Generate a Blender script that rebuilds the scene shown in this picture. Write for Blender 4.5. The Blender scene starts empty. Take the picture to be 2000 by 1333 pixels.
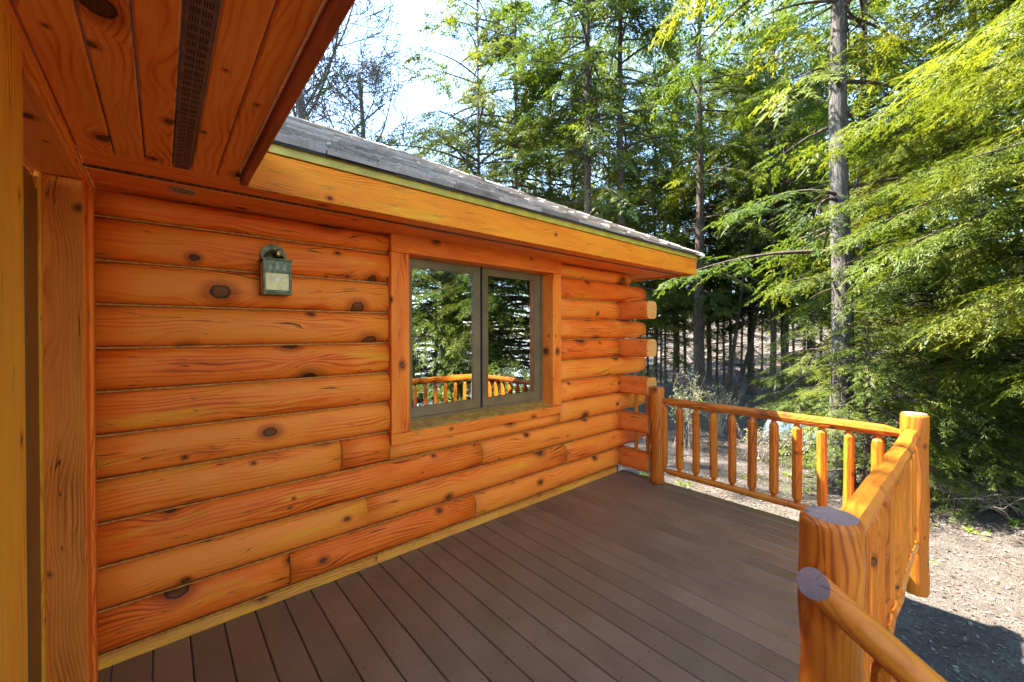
import bpy, bmesh, math, random
import numpy as np
from mathutils import Vector, Matrix
R_ = math.radians
random.seed(7); rng = np.random.default_rng(11)
SC = bpy.context.scene; COL = SC.collection

# ------------------------------------------------------------------ camera, sky, sun, exposure
YAW, PITCH, ROLL, FPX = R_(49.188), R_(-0.356), R_(0.122), 793.36
CAM = Vector((0, 0, 1.55))
cam = bpy.data.cameras.new('camera'); co = bpy.data.objects.new('camera', cam); COL.objects.link(co)
cam.sensor_width = 36; cam.lens = FPX / 2000 * 36; cam.shift_y = -0.0056; cam.clip_start = .02; cam.clip_end = 3000
_f = Vector((math.cos(PITCH)*math.cos(YAW), math.cos(PITCH)*math.sin(YAW), math.sin(PITCH)))
_r = Vector((math.sin(YAW), -math.cos(YAW), 0)); _d = _f.cross(_r)
_r2 = _r*math.cos(ROLL) + _d*math.sin(ROLL); _d2 = -_r*math.sin(ROLL) + _d*math.cos(ROLL)
m = Matrix((_r2, -_d2, -_f)).transposed().to_4x4(); m.translation = CAM; co.matrix_world = m
SC.camera = co
SUN = Vector((1.22, -2.25, -3.55)).normalized()          # direction the light travels
EL = math.asin(-SUN.z); AZ = math.atan2(-SUN.x, -SUN.y)
w = bpy.data.worlds.new('World'); SC.world = w; w.use_nodes = True
nt = w.node_tree; bg = nt.nodes['Background']; sky = nt.nodes.new('ShaderNodeTexSky')
sky.sky_type = 'NISHITA'; sky.sun_disc = False; sky.sun_elevation = EL; sky.sun_rotation = AZ
sky.air_density = 1.0; sky.dust_density = .0; sky.ozone_density = 2.0
nt.links.new(sky.outputs[0], bg.inputs[0]); bg.inputs[1].default_value = .10
sl = bpy.data.lights.new('sun', 'SUN'); sl.energy = 3.9; sl.angle = R_(.5); sl.color = (1, .95, .87)
so = bpy.data.objects.new('sun', sl); COL.objects.link(so); so.rotation_euler = SUN.to_track_quat('-Z', 'Y').to_euler(); so.location = (-8, 14, 22)
SC.view_settings.view_transform = 'Standard'; SC.view_settings.look = 'None'; SC.view_settings.gamma = 1
SC.view_settings.exposure = 3.5
SC.render.engine = 'CYCLES'; SC.cycles.use_denoising = True; SC.cycles.max_bounces = 10
SC.cycles.diffuse_bounces = 5; SC.cycles.transparent_max_bounces = 12; SC.cycles.sample_clamp_indirect = 8

def at(px, Z):                                            # ground-plan point under a photo column at optical depth Z
    p = _r * ((px - 1000) / FPX * Z) + Vector((_f.x, _f.y, 0)).normalized() * Z
    return p.x, p.y

# ------------------------------------------------------------------ node helpers
class NT:
    def __init__(s, name):
        s.m = bpy.data.materials.new(name); s.m.use_nodes = True; s.t = s.m.node_tree
        s.b = s.t.nodes['Principled BSDF']; s.out = s.t.nodes['Material Output']
    def n(s, t, **k):
        o = s.t.nodes.new('ShaderNode' + t)
        for a, v in k.items(): setattr(o, a, v)
        return o
    def put(s, sock, v):
        if isinstance(v, bpy.types.NodeSocket): s.t.links.new(v, sock)
        else: sock.default_value = v
    def math(s, op, a, b=0., c=0., clamp=False):
        o = s.n('Math', operation=op, use_clamp=clamp)
        for i, v in enumerate((a, b, c)): s.put(o.inputs[i], v)
        return o.outputs[0]
    def vm(s, op, a, b=(0, 0, 0)):
        o = s.n('VectorMath', operation=op); s.put(o.inputs[0], a); s.put(o.inputs[1], b)
        return o.outputs['Value'] if op in ('DOT_PRODUCT', 'LENGTH', 'DISTANCE') else o.outputs[0]
    def comb(s, x, y, z=0.):
        o = s.n('CombineXYZ')
        for i, v in enumerate((x, y, z)): s.put(o.inputs[i], v)
        return o.outputs[0]
    def sep(s, v):
        o = s.n('SeparateXYZ'); s.put(o.inputs[0], v); return o.outputs
    def noise(s, vec, scale=1., detail=2., rough=.5, dist=0.):
        o = s.n('TexNoise'); s.put(o.inputs['Vector'], vec); s.put(o.inputs['Scale'], scale)
        s.put(o.inputs['Detail'], detail); s.put(o.inputs['Roughness'], rough); s.put(o.inputs['Distortion'], dist)
        return o.outputs['Fac']
    def mr(s, v, a, b, c=0., d=1., smooth=True):
        o = s.n('MapRange'); o.interpolation_type = 'SMOOTHSTEP' if smooth else 'LINEAR'
        for i, x in enumerate((v, a, b, c, d)): s.put(o.inputs[i], x)
        return o.outputs[0]
    def mix(s, f, a, b, mode='MIX'):
        o = s.n('Mix', data_type='RGBA', blend_type=mode)
        s.put(o.inputs['Factor'], f)
        for k, v in (('A', a), ('B', b)):
            q = [i for i in o.inputs if i.name == k and i.type == 'RGBA'][0]
            s.put(q, v if isinstance(v, bpy.types.NodeSocket) else (*v, 1))
        return [x for x in o.outputs if x.type == 'RGBA'][0]
    def ramp(s, f, stops):
        o = s.n('ValToRGB'); s.put(o.inputs[0], f); e = o.color_ramp.elements
        while len(e) < len(stops): e.new(.5)
        for q, (p, c) in zip(e, stops): q.position = p; q.color = (*c, 1)
        return o.outputs[0]
    def bump(s, h, strength=.3, dist=.01):
        o = s.n('Bump'); s.put(o.inputs['Height'], h); o.inputs['Strength'].default_value = strength; o.inputs['Distance'].default_value = dist
        s.t.links.new(o.outputs[0], s.b.inputs['Normal'])
    def col(s, c): s.put(s.b.inputs['Base Color'], c if isinstance(c, bpy.types.NodeSocket) else (*c, 1))
    def rough(s, v): s.put(s.b.inputs['Roughness'], v)
    def objco(s): return s.n('TexCoord').outputs['Object']
    def rand(s): return s.n('ObjectInfo').outputs['Random']

def wood(name, light, mid, dark, u, v, ka=1.0, kb=3.6, rmax=.03, ring=62, yellow=0., checks=.0, rough=.56, bump=.4, spec=.2, hue=.3, stain=None):
    N = NT(name); p = N.objco(); r = N.rand()
    U = N.math('ADD', N.vm('DOT_PRODUCT', p, u), N.math('MULTIPLY', r, 61.7))
    V = N.math('ADD', N.vm('DOT_PRODUCT', p, v), N.math('MULTIPLY', r, 23.3))
    # knots: nearest random point on the face, measured in metres
    vo = N.n('TexVoronoi', voronoi_dimensions='2D', feature='F1'); vo.inputs['Scale'].default_value = 1
    q = N.comb(N.math('MULTIPLY', U, ka), N.math('MULTIPLY', V, kb))
    N.put(vo.inputs['Vector'], q); vo.inputs['Randomness'].default_value = .95
    dlt = N.vm('SUBTRACT', q, vo.outputs['Position']); s3 = N.sep(dlt)
    du = N.math('DIVIDE', s3[0], ka); dv = N.math('DIVIDE', s3[1], kb)
    wob = N.noise(N.comb(N.math('MULTIPLY', U, 30), N.math('MULTIPLY', V, 30)), 1., 2.)
    d0 = N.vm('LENGTH', N.comb(N.math('MULTIPLY', du, .72), dv))
    d = N.math('ADD', d0, N.math('MULTIPLY', N.math('SUBTRACT', wob, .5), .014))
    cs = N.sep(vo.outputs['Color'])
    kr = N.math('MULTIPLY_ADD', N.math('POWER', cs[0], 1.7), rmax, .0035)
    kn = N.mr(d, N.math('MULTIPLY', kr, .78), kr, 1., 0.)
    halo = N.mr(d, kr, N.math('MULTIPLY_ADD', kr, 2.2, .006), 1., 0.)
    ringk = N.math('MULTIPLY', N.mr(d, N.math('MULTIPLY', kr, .55), N.math('MULTIPLY', kr, .8)), kn)
    # grain bends around the knots
    bend = N.math('MULTIPLY', N.math('MULTIPLY', N.math('POWER', 2.718, N.math('DIVIDE', N.math('MULTIPLY', N.math('MULTIPLY', du, du), -1), .012)), N.math('POWER', 2.718, N.math('MULTIPLY', N.math('ABSOLUTE', dv), -14.))), N.math('MULTIPLY', kr, 3.4))
    sgn = N.math('SIGN', dv); 
    low = N.noise(N.comb(N.math('MULTIPLY', U, .9), N.math('MULTIPLY', V, 5.)), 1., 2., .5)
    low2 = N.noise(N.comb(N.math('MULTIPLY', U, 2.6), N.math('MULTIPLY', V, 9.), 7.), 1., 2., .55)
    h = N.math('ADD', N.math('ADD', V, N.math('MULTIPLY', bend, N.math('MULTIPLY', sgn, -1))), N.math('ADD', N.math('MULTIPLY', low, .16), N.math('MULTIPLY', low2, .035)))
    ph = N.math('MULTIPLY', h, ring * 6.283)
    ln = N.math('MULTIPLY_ADD', N.math('SINE', ph), .5, .5)
    ln = N.math('POWER', ln, 2.2)
    fade = N.mr(N.noise(N.comb(N.math('MULTIPLY', U, 1.3), N.math('MULTIPLY', V, 7.), 3.), 1., 1.), .35, .68)
    fib = N.noise(N.comb(N.math('MULTIPLY', U, 7), N.math('MULTIPLY', h, 330)), 1., 2., .6)
    blot = N.noise(N.comb(N.math('MULTIPLY', U, 2.2), N.math('MULTIPLY', V, 8.), 11.), 1., 3., .6)
    f = N.math('MULTIPLY_ADD', N.math('MULTIPLY', ln, fade), .60, .10)
    f = N.math('ADD', f, N.math('MULTIPLY', N.math('SUBTRACT', fib, .5), .42))
    f = N.math('ADD', f, N.math('MULTIPLY', N.math('SUBTRACT', blot, .5), 1.15))
    f = N.math('ADD', f, N.math('MULTIPLY', N.math('SUBTRACT', r, .5), hue), clamp=True)
    c = N.ramp(f, [(0., light), (.42, mid), (1., dark)])
    if yellow:
        yn = N.noise(N.comb(N.math('MULTIPLY', U, 1.1), N.math('MULTIPLY', V, 7.), 19.), 1., 4., .62)
        c = N.mix(N.math('MULTIPLY', N.mr(yn, .56, .70), yellow), c, (.80, .36, .015))
    if stain:
        sn = N.noise(N.comb(N.math('MULTIPLY', U, 5.), N.math('MULTIPLY', V, 40.), 29.), 1., 4., .7)
        c = N.mix(N.math('MULTIPLY', N.mr(sn, .52, .72), .75), c, stain)
    c = N.mix(N.math('MULTIPLY', halo, .65), c, dark)
    kc = N.mix(N.noise(N.comb(N.math('MULTIPLY', U, 90), N.math('MULTIPLY', V, 90)), 1., 3., .7), N.mix(cs[1], (.04, .012, .004), (.13, .035, .006)), N.mix(cs[2], (.13, .045, .012), (.34, .10, .015)))
    c = N.mix(kn, c, kc); c = N.mix(N.math('MULTIPLY', ringk, .8), c, (.018, .007, .004))
    hgt = N.math('ADD', N.math('ADD', N.math('MULTIPLY', fib, .5), N.math('MULTIPLY', ln, .3)), N.math('ADD', N.math('MULTIPLY', N.noise(N.comb(N.math('MULTIPLY', U, 4.), N.math('MULTIPLY', V, 22.), 77.), 1., 3., .6), 2.2), N.math('MULTIPLY', kn, -.5)))
    if checks:
        ck = N.noise(N.comb(N.math('MULTIPLY', U, 1.6), N.math('MULTIPLY', h, 36.), 41.), 1., 1.)
        cm = N.math('MULTIPLY', N.mr(N.math('ABSOLUTE', N.math('SUBTRACT', ck, .5)), 0., .012, 1., 0.), N.mr(N.noise(N.comb(N.math('MULTIPLY', U, 2.2), N.math('MULTIPLY', V, 12.), 53.), 1., 1.), .52, .6))
        c = N.mix(N.math('MULTIPLY', cm, checks), c, (.03, .012, .006)); hgt = N.math('SUBTRACT', hgt, N.math('MULTIPLY', cm, 1.5))
    N.col(c); N.rough(N.math('MULTIPLY_ADD', fib, .25, rough - .1)); N.b.inputs['Specular IOR Level'].default_value = spec
    N.bump(hgt, bump, .005)
    return N.m

OL, OM, OD = (.90, .235, .022), (.82, .132, .008), (.32, .043, .003)
LOG = wood('stained_log', OL, OM, OD, (1, 0, 0), (0, .3, 1), 1.25, 4.6, .042, 42, yellow=.55, checks=.9, hue=.75)
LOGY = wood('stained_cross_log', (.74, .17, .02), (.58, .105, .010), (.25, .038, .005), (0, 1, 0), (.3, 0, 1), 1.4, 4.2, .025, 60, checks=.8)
ENDL = wood('log_end_face', (.74, .32, .075), (.64, .24, .045), (.42, .12, .022), (1, 0, 0), (0, 0, 1), 2, 3, .004, 40, hue=.1)
TRIMX = wood('trim_board', OL, (.79, .132, .009), OD, (1, 0, 0), (0, .8, 1), 1.6, 6, .018, 70, yellow=.3, checks=.6)
TRIMZ = wood('trim_post', OL, (.79, .132, .009), OD, (0, 0, 1), (1, 0.6, 0), 1.5, 6, .016, 60, checks=.7)
ROUGHZ = wood('rough_sawn_post', (.76, .21, .025), (.60, .14, .012), (.2, .04, .006), (0, 0, 1), (1, 0.15, 0), 1.6, 7, .014, 75, checks=1.0, rough=.7, bump=.6)
YELZ = wood('yellowed_casing', (.92, .41, .035), (.86, .31, .018), (.55, .15, .01), (0, 0, 1), (.3, 1, 0), 1.6, 6, .012, 60, yellow=.9, checks=.6)
YELY = wood('header_board', (.92, .33, .045), (.84, .23, .022), (.44, .09, .009), (0, 1, 0), (.6, 0, 1), 1.6, 6, .012, 60, checks=.5)
BASE = wood('base_board', (.74, .31, .04), (.64, .21, .022), (.32, .09, .013), (1, 0, 0), (0, .6, 1), 1.4, 6, .018, 60, yellow=.9, checks=.6, stain=(.42, .20, .03))
FASC = wood('weathered_fascia', (.88, .25, .010), (.80, .175, .006), (.46, .09, .004), (1, 0, 0), (0, .2, 1), .6, 4, .008, 90, yellow=.8, checks=.3, rough=.6, bump=.5, stain=(.30, .13, .018))
SOFX = wood('soffit_wood_long', (.92, .28, .04), (.86, .20, .022), (.42, .065, .008), (1, 0, 0), (0, 1, 0), .7, 5, .016, 45, hue=.2)
SOFY = wood('soffit_wood', (.93, .33, .05), (.87, .225, .026), (.36, .055, .007), (0, 1, 0), (1, 0, 0), 2.6, 6.5, .028, 38, hue=.35)
RZ = wood('peeled_post', (.54, .15, .013), (.43, .097, .007), (.18, .032, .004), (0, 0, 1), (.75, -.65, 0), 2.4, 7, .015, 55, yellow=.25, checks=.8, rough=.42)
BALM = wood('peeled_baluster', (.56, .155, .012), (.45, .10, .007), (.21, .04, .004), (0, 0, 1), (.75, -.65, 0), 2.2, 9, .011, 60, yellow=.3, checks=.5, rough=.42)
def endgrain(name, c1, c2):
    N = NT(name); p = N.objco(); s = N.sep(p)
    r = N.vm('LENGTH', N.comb(s[0], s[1])); wv = N.noise(p, 22, 2)
    rr = N.math('ADD', r, N.math('MULTIPLY', wv, .012))
    ln = N.math('MULTIPLY_ADD', N.math('SINE', N.math('MULTIPLY', rr, 6.283*190)), .5, .5)
    ang = N.math('ARCTAN2', s[1], s[0])
    an = N.noise(N.comb(N.math('MULTIPLY', N.math('SINE', ang), 2.3), N.math('MULTIPLY', N.math('COSINE', ang), 2.3), N.math('MULTIPLY', r, 3)), 1., 1.)
    ck = N.math('MULTIPLY', N.mr(N.math('ABSOLUTE', N.math('SUBTRACT', an, .5)), 0., .012, 1., 0.), N.mr(r, .004, .012))
    c = N.mix(N.math('MULTIPLY', ln, .5), c1, c2); c = N.mix(N.noise(p, 60, 3), c, (.20, .13, .11)); c = N.mix(N.math('MULTIPLY', ck, .85), c, (.045, .03, .028))
    N.col(c); N.rough(.85); N.b.inputs['Specular IOR Level'].default_value = .1; N.bump(N.math('SUBTRACT', ln, N.math('MULTIPLY', ck, 3)), .25, .003); return N.m
ENDG = endgrain('weathered_end_grain', (.27, .175, .125), (.19, .115, .078))
def plain(name, c, rough=.5, metal=0., nscale=0, namt=.3, spec=.5, bump=0):
    N = NT(name)
    if nscale:
        f = N.noise(N.objco(), nscale, 4, .6); N.col(N.mix(N.mr(f, .3, .7), tuple(x*(1-namt) for x in c), tuple(min(1, x*(1+namt)) for x in c)))
        if bump: N.bump(f, bump, .01)
    else: N.col(c)
    N.rough(rough); N.b.inputs['Metallic'].default_value = metal; N.b.inputs['Specular IOR Level'].default_value = spec; return N.m
CHINK = plain('caulk_line', (.50, .20, .025), .7, 0, 40, .35)
SASH = plain('bronze_window_frame', (.17, .115, .045), .42, .2, 6, .15)
SILLM = plain('olive_sill', (.42, .19, .022), .5, 0, 18, .35)
DRIP = plain('olive_drip_edge', (.44, .32, .03), .5, .0, 9, .2)
VENT = plain('brown_vent_metal', (.17, .10, .075), .5, .2, 30, .3)
HOLE = plain('vent_slot_dark', (.004, .003, .003), .9)
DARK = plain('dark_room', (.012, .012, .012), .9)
ROOFB = plain('roof_underlay', (.035, .03, .027), .95, 0, 12, .3)
DOORM = plain('brown_door_paint', (.20, .085, .018), .4, 0, 5, .12)
VERD = plain('verdigris_metal', (.12, .125, .04), .5, .15, 45, .55)
BRASS = plain('old_brass', (.42, .30, .08), .35, .8, 60, .4)
CREAM = plain('frosted_lamp_glass', (.78, .60, .22), .45, 0, 25, .14)
PALE = plain('pale_cutout', (.33, .38, .25), .55, 0, 60, .3)
RIM = plain('dark_treated_lumber', (.045, .03, .02), .8, 0, 14, .35, bump=.3)
TANK = plain('pale_tank_paint', (.075, .10, .12), .7, 0, 5, .3, .12)
BARK = None

def deckmat():
    N = NT('composite_deck'); p = N.objco(); s = N.sep(p); r = N.rand()
    pp = N.vm('ADD', p, N.comb(N.math('MULTIPLY', r, 31.), N.math('MULTIPLY', r, 17.)))
    a = N.noise(pp, 2.2, 4, .6); b = N.noise(pp, 260, 2, .7); g = N.noise(N.vm('MULTIPLY', pp, (90, 3, 1)), 1, 2)
    f = N.math('ADD', N.math('MULTIPLY', a, .6), N.math('ADD', N.math('MULTIPLY', b, .25), N.math('MULTIPLY', g, .15)))
    c = N.mix(N.mr(f, .3, .7), (.145, .080, .036), (.235, .132, .062))
    c = N.mix(1., c, N.mix(r, (.86, .86, .86), (1.12, 1.1, 1.08)), 'MULTIPLY')
    # screw heads, two to a joist
    yy = N.math('SUBTRACT', N.math('FRACT', N.math('DIVIDE', N.math('ADD', s[1], 10.), .406)), .5)
    xx = N.math('SUBTRACT', N.math('ABSOLUTE', s[0]), .045)
    dd = N.vm('LENGTH', N.comb(N.math('MULTIPLY', yy, .406), xx))
    sc = N.mr(dd, .0035, .0055, 1., 0.)
    c = N.mix(N.math('MULTIPLY', sc, .85), c, (.02, .014, .012))
    fl = N.noise(pp, 95, 0); c = N.mix(N.mr(fl, .86, .88), c, (.45, .40, .34))
    N.col(c); N.rough(N.math('MULTIPLY_ADD', a, .2, .30)); N.b.inputs['Specular IOR Level'].default_value = .5
    N.bump(N.math('ADD', b, g), .12, .002); return N.m
DECK = deckmat()
def shinglemat():
    N = NT('weathered_shingle'); p = N.objco(); g = N.n('NewGeometry').outputs['Position']; r = N.rand()
    f = N.noise(g, 9, 5, .65); f2 = N.noise(N.vm('MULTIPLY', g, (140, 12, 12)), 1, 2)
    c = N.ramp(N.math('ADD', N.math('MULTIPLY', f, .55), N.math('ADD', N.math('MULTIPLY', f2, .2), N.math('MULTIPLY', r, .3))), [(.25, (.12, .09, .07)), (.5, (.33, .265, .215)), (.8, (.60, .51, .44))])
    N.col(c); N.rough(.9); N.b.inputs['Specular IOR Level'].default_value = .08; N.bump(f2, .6, .006); return N.m
SHIN = shinglemat()
def groundmat():
    N = NT('leaf_litter_ground'); p = N.n('NewGeometry').outputs['Position']
    a = N.noise(p, .35, 5, .6); b = N.noise(p, 3.5, 5, .7); c3 = N.noise(p, 34, 4, .75); ne = N.noise(N.vm('MULTIPLY', p, (16, 60, 20)), 1., 3, .7, 1.5)
    c = N.ramp(N.math('ADD', N.math('MULTIPLY', b, .35), N.math('ADD', N.math('MULTIPLY', c3, .4), N.math('MULTIPLY', ne, .25))), [(.3, (.032, .023, .018)), (.47, (.09, .072, .058)), (.62, (.15, .128, .107)), (.75, (.23, .205, .18))])
    c = N.mix(N.mr(a, .52, .68, 0., .45), c, (.12, .085, .05))
    c = N.mix(N.mr(N.noise(p, 1.6, 4, .7), .63, .72, 0., .35), c, (.13, .17, .03))
    N.col(c); N.rough(.95); N.b.inputs['Specular IOR Level'].default_value = .15
    N.bump(N.math('ADD', c3, ne), .8, .03); return N.m
GROUND = groundmat()
def foliage(name, lo, mid, hi, trans=.38):
    N = NT(name); a = N.n('Attribute', attribute_name='var'); r = N.rand()
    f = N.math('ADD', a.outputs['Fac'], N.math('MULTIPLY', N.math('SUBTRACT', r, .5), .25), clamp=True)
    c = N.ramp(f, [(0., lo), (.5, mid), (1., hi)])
    N.col(c); N.rough(.48); N.b.inputs['Specular IOR Level'].default_value = .35
    tr = N.n('BsdfTranslucent'); N.put(tr.inputs[0], N.mix(1., c, (1.5, 1.35, .5), 'MULTIPLY'))
    mx = N.n('MixShader'); mx.inputs[0].default_value = trans
    N.t.links.new(N.b.outputs[0], mx.inputs[1]); N.t.links.new(tr.outputs[0], mx.inputs[2]); N.t.links.new(mx.outputs[0], N.out.inputs[0]); return N.m
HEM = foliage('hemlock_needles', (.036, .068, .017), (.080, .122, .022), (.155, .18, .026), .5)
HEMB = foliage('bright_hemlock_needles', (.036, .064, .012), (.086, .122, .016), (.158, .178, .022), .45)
LEAFM = foliage('spring_leaves', (.16, .20, .06), (.26, .30, .10), (.42, .42, .22))
LITT = foliage('fallen_leaves', (.045, .03, .02), (.14, .107, .077), (.30, .26, .215), .12)
GRAS = foliage('green_shoots', (.06, .11, .015), (.13, .20, .02), (.22, .28, .04))
def barkmat(name, a, b, sc=1.):
    N = NT(name); p = N.n('NewGeometry').outputs['Position']
    q = N.vm('MULTIPLY', p, (30*sc, 30*sc, 5*sc)); f = N.noise(q, 1, 5, .7, .6); g = N.noise(p, 1.3, 3)
    c = N.mix(N.mr(f, .35, .68), a, b); c = N.mix(N.mr(g, .5, .7, 0., .35), c, (.15, .155, .10))
    N.col(c); N.rough(.95); N.b.inputs['Specular IOR Level'].default_value = .15; N.bump(f, 1., .05); return N.m
BARK = barkmat('hemlock_bark', (.045, .032, .025), (.17, .125, .10))
BARKL = barkmat('pale_bark', (.06, .048, .04), (.21, .18, .155))
BARKG = barkmat('grey_bark', (.06, .052, .046), (.17, .15, .135), .8)
TWIG = plain('dead_twigs', (.24, .19, .15), .9, 0, 20, .3)
def glassmat():
    N = NT('window_glass'); gl = N.n('BsdfGlossy'); gl.inputs['Roughness'].default_value = .0; gl.inputs['Color'].default_value = (.93, .97, .98, 1)
    tr = N.n('BsdfTransparent'); tr.inputs[0].default_value = (.55, .6, .6, 1)
    fr = N.n('Fresnel'); fr.inputs[0].default_value = 1.55
    nb = N.n('Bump'); nb.inputs['Strength'].default_value = .012; nb.inputs['Distance'].default_value = .05
    N.put(nb.inputs['Height'], N.noise(N.objco(), 2.5, 1)); N.t.links.new(nb.outputs[0], gl.inputs['Normal'])
    mx = N.n('MixShader'); N.put(mx.inputs[0], N.math('ADD', fr.outputs[0], .50, clamp=True))   # coated double glazing
    N.t.links.new(tr.outputs[0], mx.inputs[1]); N.t.links.new(gl.outputs[0], mx.inputs[2]); N.t.links.new(mx.outputs[0], N.out.inputs[0]); return N.m
GLASS = glassmat()
def watermat():
    N = NT('lake_water'); N.col((.03, .06, .09)); N.rough(.08); N.bump(N.noise(N.vm('MULTIPLY', N.objco(), (1, 3, 1)), 2.2, 3), .35, .1); return N.m

# ------------------------------------------------------------------ object helpers
def link(name, me, mats, parent=None, loc=(0, 0, 0), rot=(0, 0, 0), scale=(1, 1, 1)):
    o = bpy.data.objects.new(name, me); COL.objects.link(o)
    for mt in (mats if isinstance(mats, (list, tuple)) else [mats]):
        if len(me.materials) < (len(mats) if isinstance(mats, (list, tuple)) else 1): me.materials.append(mt)
    o.parent = parent; o.location = loc; o.rotation_euler = rot; o.scale = scale; return o
def tag(o, label, cat, group=None, kind=None):
    if label: o['label'] = label
    if cat: o['category'] = cat
    if group: o['group'] = group
    if kind: o['kind'] = kind
    return o
def empty(name, label, cat, loc=(0, 0, 0), group=None):
    o = bpy.data.objects.new(name, None); COL.objects.link(o); o.location = loc; o.empty_display_size = .2
    return tag(o, label, cat, group)
def pydata(name, v, f, smooth=False, fm=None):
    me = bpy.data.meshes.new(name); me.from_pydata([tuple(x) for x in v], [], f); me.update()
    bm = bmesh.new(); bm.from_mesh(me); bmesh.ops.recalc_face_normals(bm, faces=bm.faces); bm.to_mesh(me); bm.free()
    if smooth: me.polygons.foreach_set('use_smooth', [True]*len(me.polygons))
    if fm: me.polygons.foreach_set('material_index', fm)
    return me
def npmesh(name, V, F, var=None, smooth=False):
    me = bpy.data.meshes.new(name); n, k = F.shape
    me.vertices.add(len(V)); me.vertices.foreach_set('co', np.asarray(V, np.float32).ravel())
    me.loops.add(n*k); me.loops.foreach_set('vertex_index', F.astype(np.int32).ravel())
    me.polygons.add(n); me.polygons.foreach_set('loop_start', np.arange(0, n*k, k, dtype=np.int32)); me.polygons.foreach_set('loop_total', np.full(n, k, np.int32))
    if smooth: me.polygons.foreach_set('use_smooth', np.ones(n, bool))
    if var is not None:
        a = me.attributes.new('var', 'FLOAT', 'POINT'); a.data.foreach_set('value', np.asarray(var, np.float32))
    me.update(); me.validate(); return me
def boxme(name, sx, sy, sz, bev=0.004):                    # centred, bevelled
    bm = bmesh.new(); bmesh.ops.create_cube(bm, size=1); bmesh.ops.scale(bm, vec=(sx, sy, sz), verts=bm.verts)
    if bev: bmesh.ops.bevel(bm, geom=bm.edges[:], offset=bev, segments=1, affect='EDGES')
    me = bpy.data.meshes.new(name); bm.to_mesh(me); bm.free(); return me
def box(name, x0, x1, y0, y1, z0, z1, mat, parent=None, bev=.004):
    return link(name, boxme(name, x1-x0, y1-y0, z1-z0, bev), mat, parent, ((x0+x1)/2, (y0+y1)/2, (z0+z1)/2))
def tube(pts, rad, sides=8, cap=True, jit=0., phase=0.):
    pts = [Vector(p) for p in pts]; V = []; F = []; n = len(pts)
    t = (pts[1]-pts[0]).normalized(); ref = Vector((0, 0, 1)) if abs(t.z) < .9 else Vector((1, 0, 0))
    a = t.cross(ref).normalized()
    fj = [1 + random.uniform(-jit, jit) for _ in range(sides)]
    for i, p in enumerate(pts):
        t = ((pts[min(i+1, n-1)]-pts[max(i-1, 0)])).normalized(); a = (a - t*a.dot(t)).normalized(); b = t.cross(a)
        for s in range(sides):
            th = 2*math.pi*s/sides + phase; r = rad[i]*fj[s]*(1+random.uniform(-jit, jit)*.35)
            V.append(p + a*(math.cos(th)*r) + b*(math.sin(th)*r))
    for i in range(n-1):
        for s in range(sides): F.append((i*sides+s, i*sides+(s+1) % sides, (i+1)*sides+(s+1) % sides, (i+1)*sides+s))
    if cap: F.append(tuple(range(sides))[::-1]); F.append(tuple((n-1)*sides+s for s in range(sides)))
    return V, F

# ------------------------------------------------------------------ ground, lake, litter
def sst(a, b, x):
    t = np.clip((x-a)/(b-a), 0, 1); return t*t*(3-2*t)
def gz(x, y):
    x = np.asarray(x, float); y = np.asarray(y, float)
    z = -1.15 + .05*np.sin(x*.9+y*.4) + .04*np.sin(y*1.3-x*.5) - .03
    z = z + sst(26, 52, x)*sst(-6, 2, y)*4.6 + .35*np.sin(x*.23)*np.sin(y*.19)*sst(8, 20, np.hypot(x, y))
    z = z - 2.6*sst(-5, -13, y)*(1 - 0*x)
    z = z - sst(60, 120, np.hypot(x-20, y))*0
    return z
g1 = np.sinh(np.linspace(-5.6, 5.6, 241)); g1 = g1/g1.max()*900
gx, gy = np.meshgrid(g1+7, g1+1, indexing='ij'); gV = np.stack([gx, gy, gz(gx, gy)], -1).reshape(-1, 3)
n = 241; ii = (np.arange(n-1)[:, None]*n+np.arange(n-1)[None]).ravel(); gF = np.stack([ii, ii+n, ii+n+1, ii+1], 1)
tag(link('ground', npmesh('ground', gV, gF, smooth=True), GROUND), None, None, kind='structure')
tag(link('lake', pydata('lake', [(-300, -400, -3.15), (300, -400, -3.15), (300, -13, -3.15), (-300, -13, -3.15)], [(0, 1, 2, 3)]), watermat()), None, None, kind='structure')
def scatter_quads(name, P, L, W, mat, up=.25, vlo=0., vhi=1., lift=.012):
    n = len(P); th = rng.uniform(0, 6.283, n); pit = rng.normal(0, up, n); rol = rng.normal(0, up*1.5, n)
    a = np.stack([np.cos(th)*np.cos(pit), np.sin(th)*np.cos(pit), np.sin(pit)], 1); b = np.stack([-np.sin(th), np.cos(th), rol], 1)
    P = P + np.array([0, 0, lift]); l = L[:, None]; ww = W[:, None]
    V = np.stack([P-a*l/2, P+b*ww/2, P+a*l/2, P-b*ww/2], 1).reshape(-1, 3); F = np.arange(4*n).reshape(n, 4)
    return npmesh(name, V, F, np.repeat(rng.uniform(vlo, vhi, n), 4))
def gpts(n, x0, x1, y0, y1, pw=1.):
    x = x0+(x1-x0)*rng.random(n)**pw; y = rng.uniform(y0, y1, n); k = ~((x < 4.0) & (y > .2))
    x, y = x[k], y[k]; return np.stack([x, y, gz(x, y)], 1)
P = gpts(52000, 1.6, 15, -5, 6, 1.3); n = len(P)
ln = rng.random(n) < .72
tag(link('fallen_needles', scatter_quads('fallen_needles', P, np.where(ln, rng.uniform(.03, .10, n), rng.uniform(.025, .055, n)), np.where(ln, rng.uniform(.004, .009, n), rng.uniform(.018, .04, n)), LITT, .22), LITT),
    'pale brown needles and leaves littering the ground', 'leaf litter', kind='stuff')
clu = rng.uniform([5, -3], [13, 5], (70, 2)); P = np.repeat(clu, 26, 0) + rng.normal(0, .075, (70*26, 2)); k = ~((P[:, 0] < 4.05) & (P[:, 1] > .2)); P = P[k]
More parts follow.
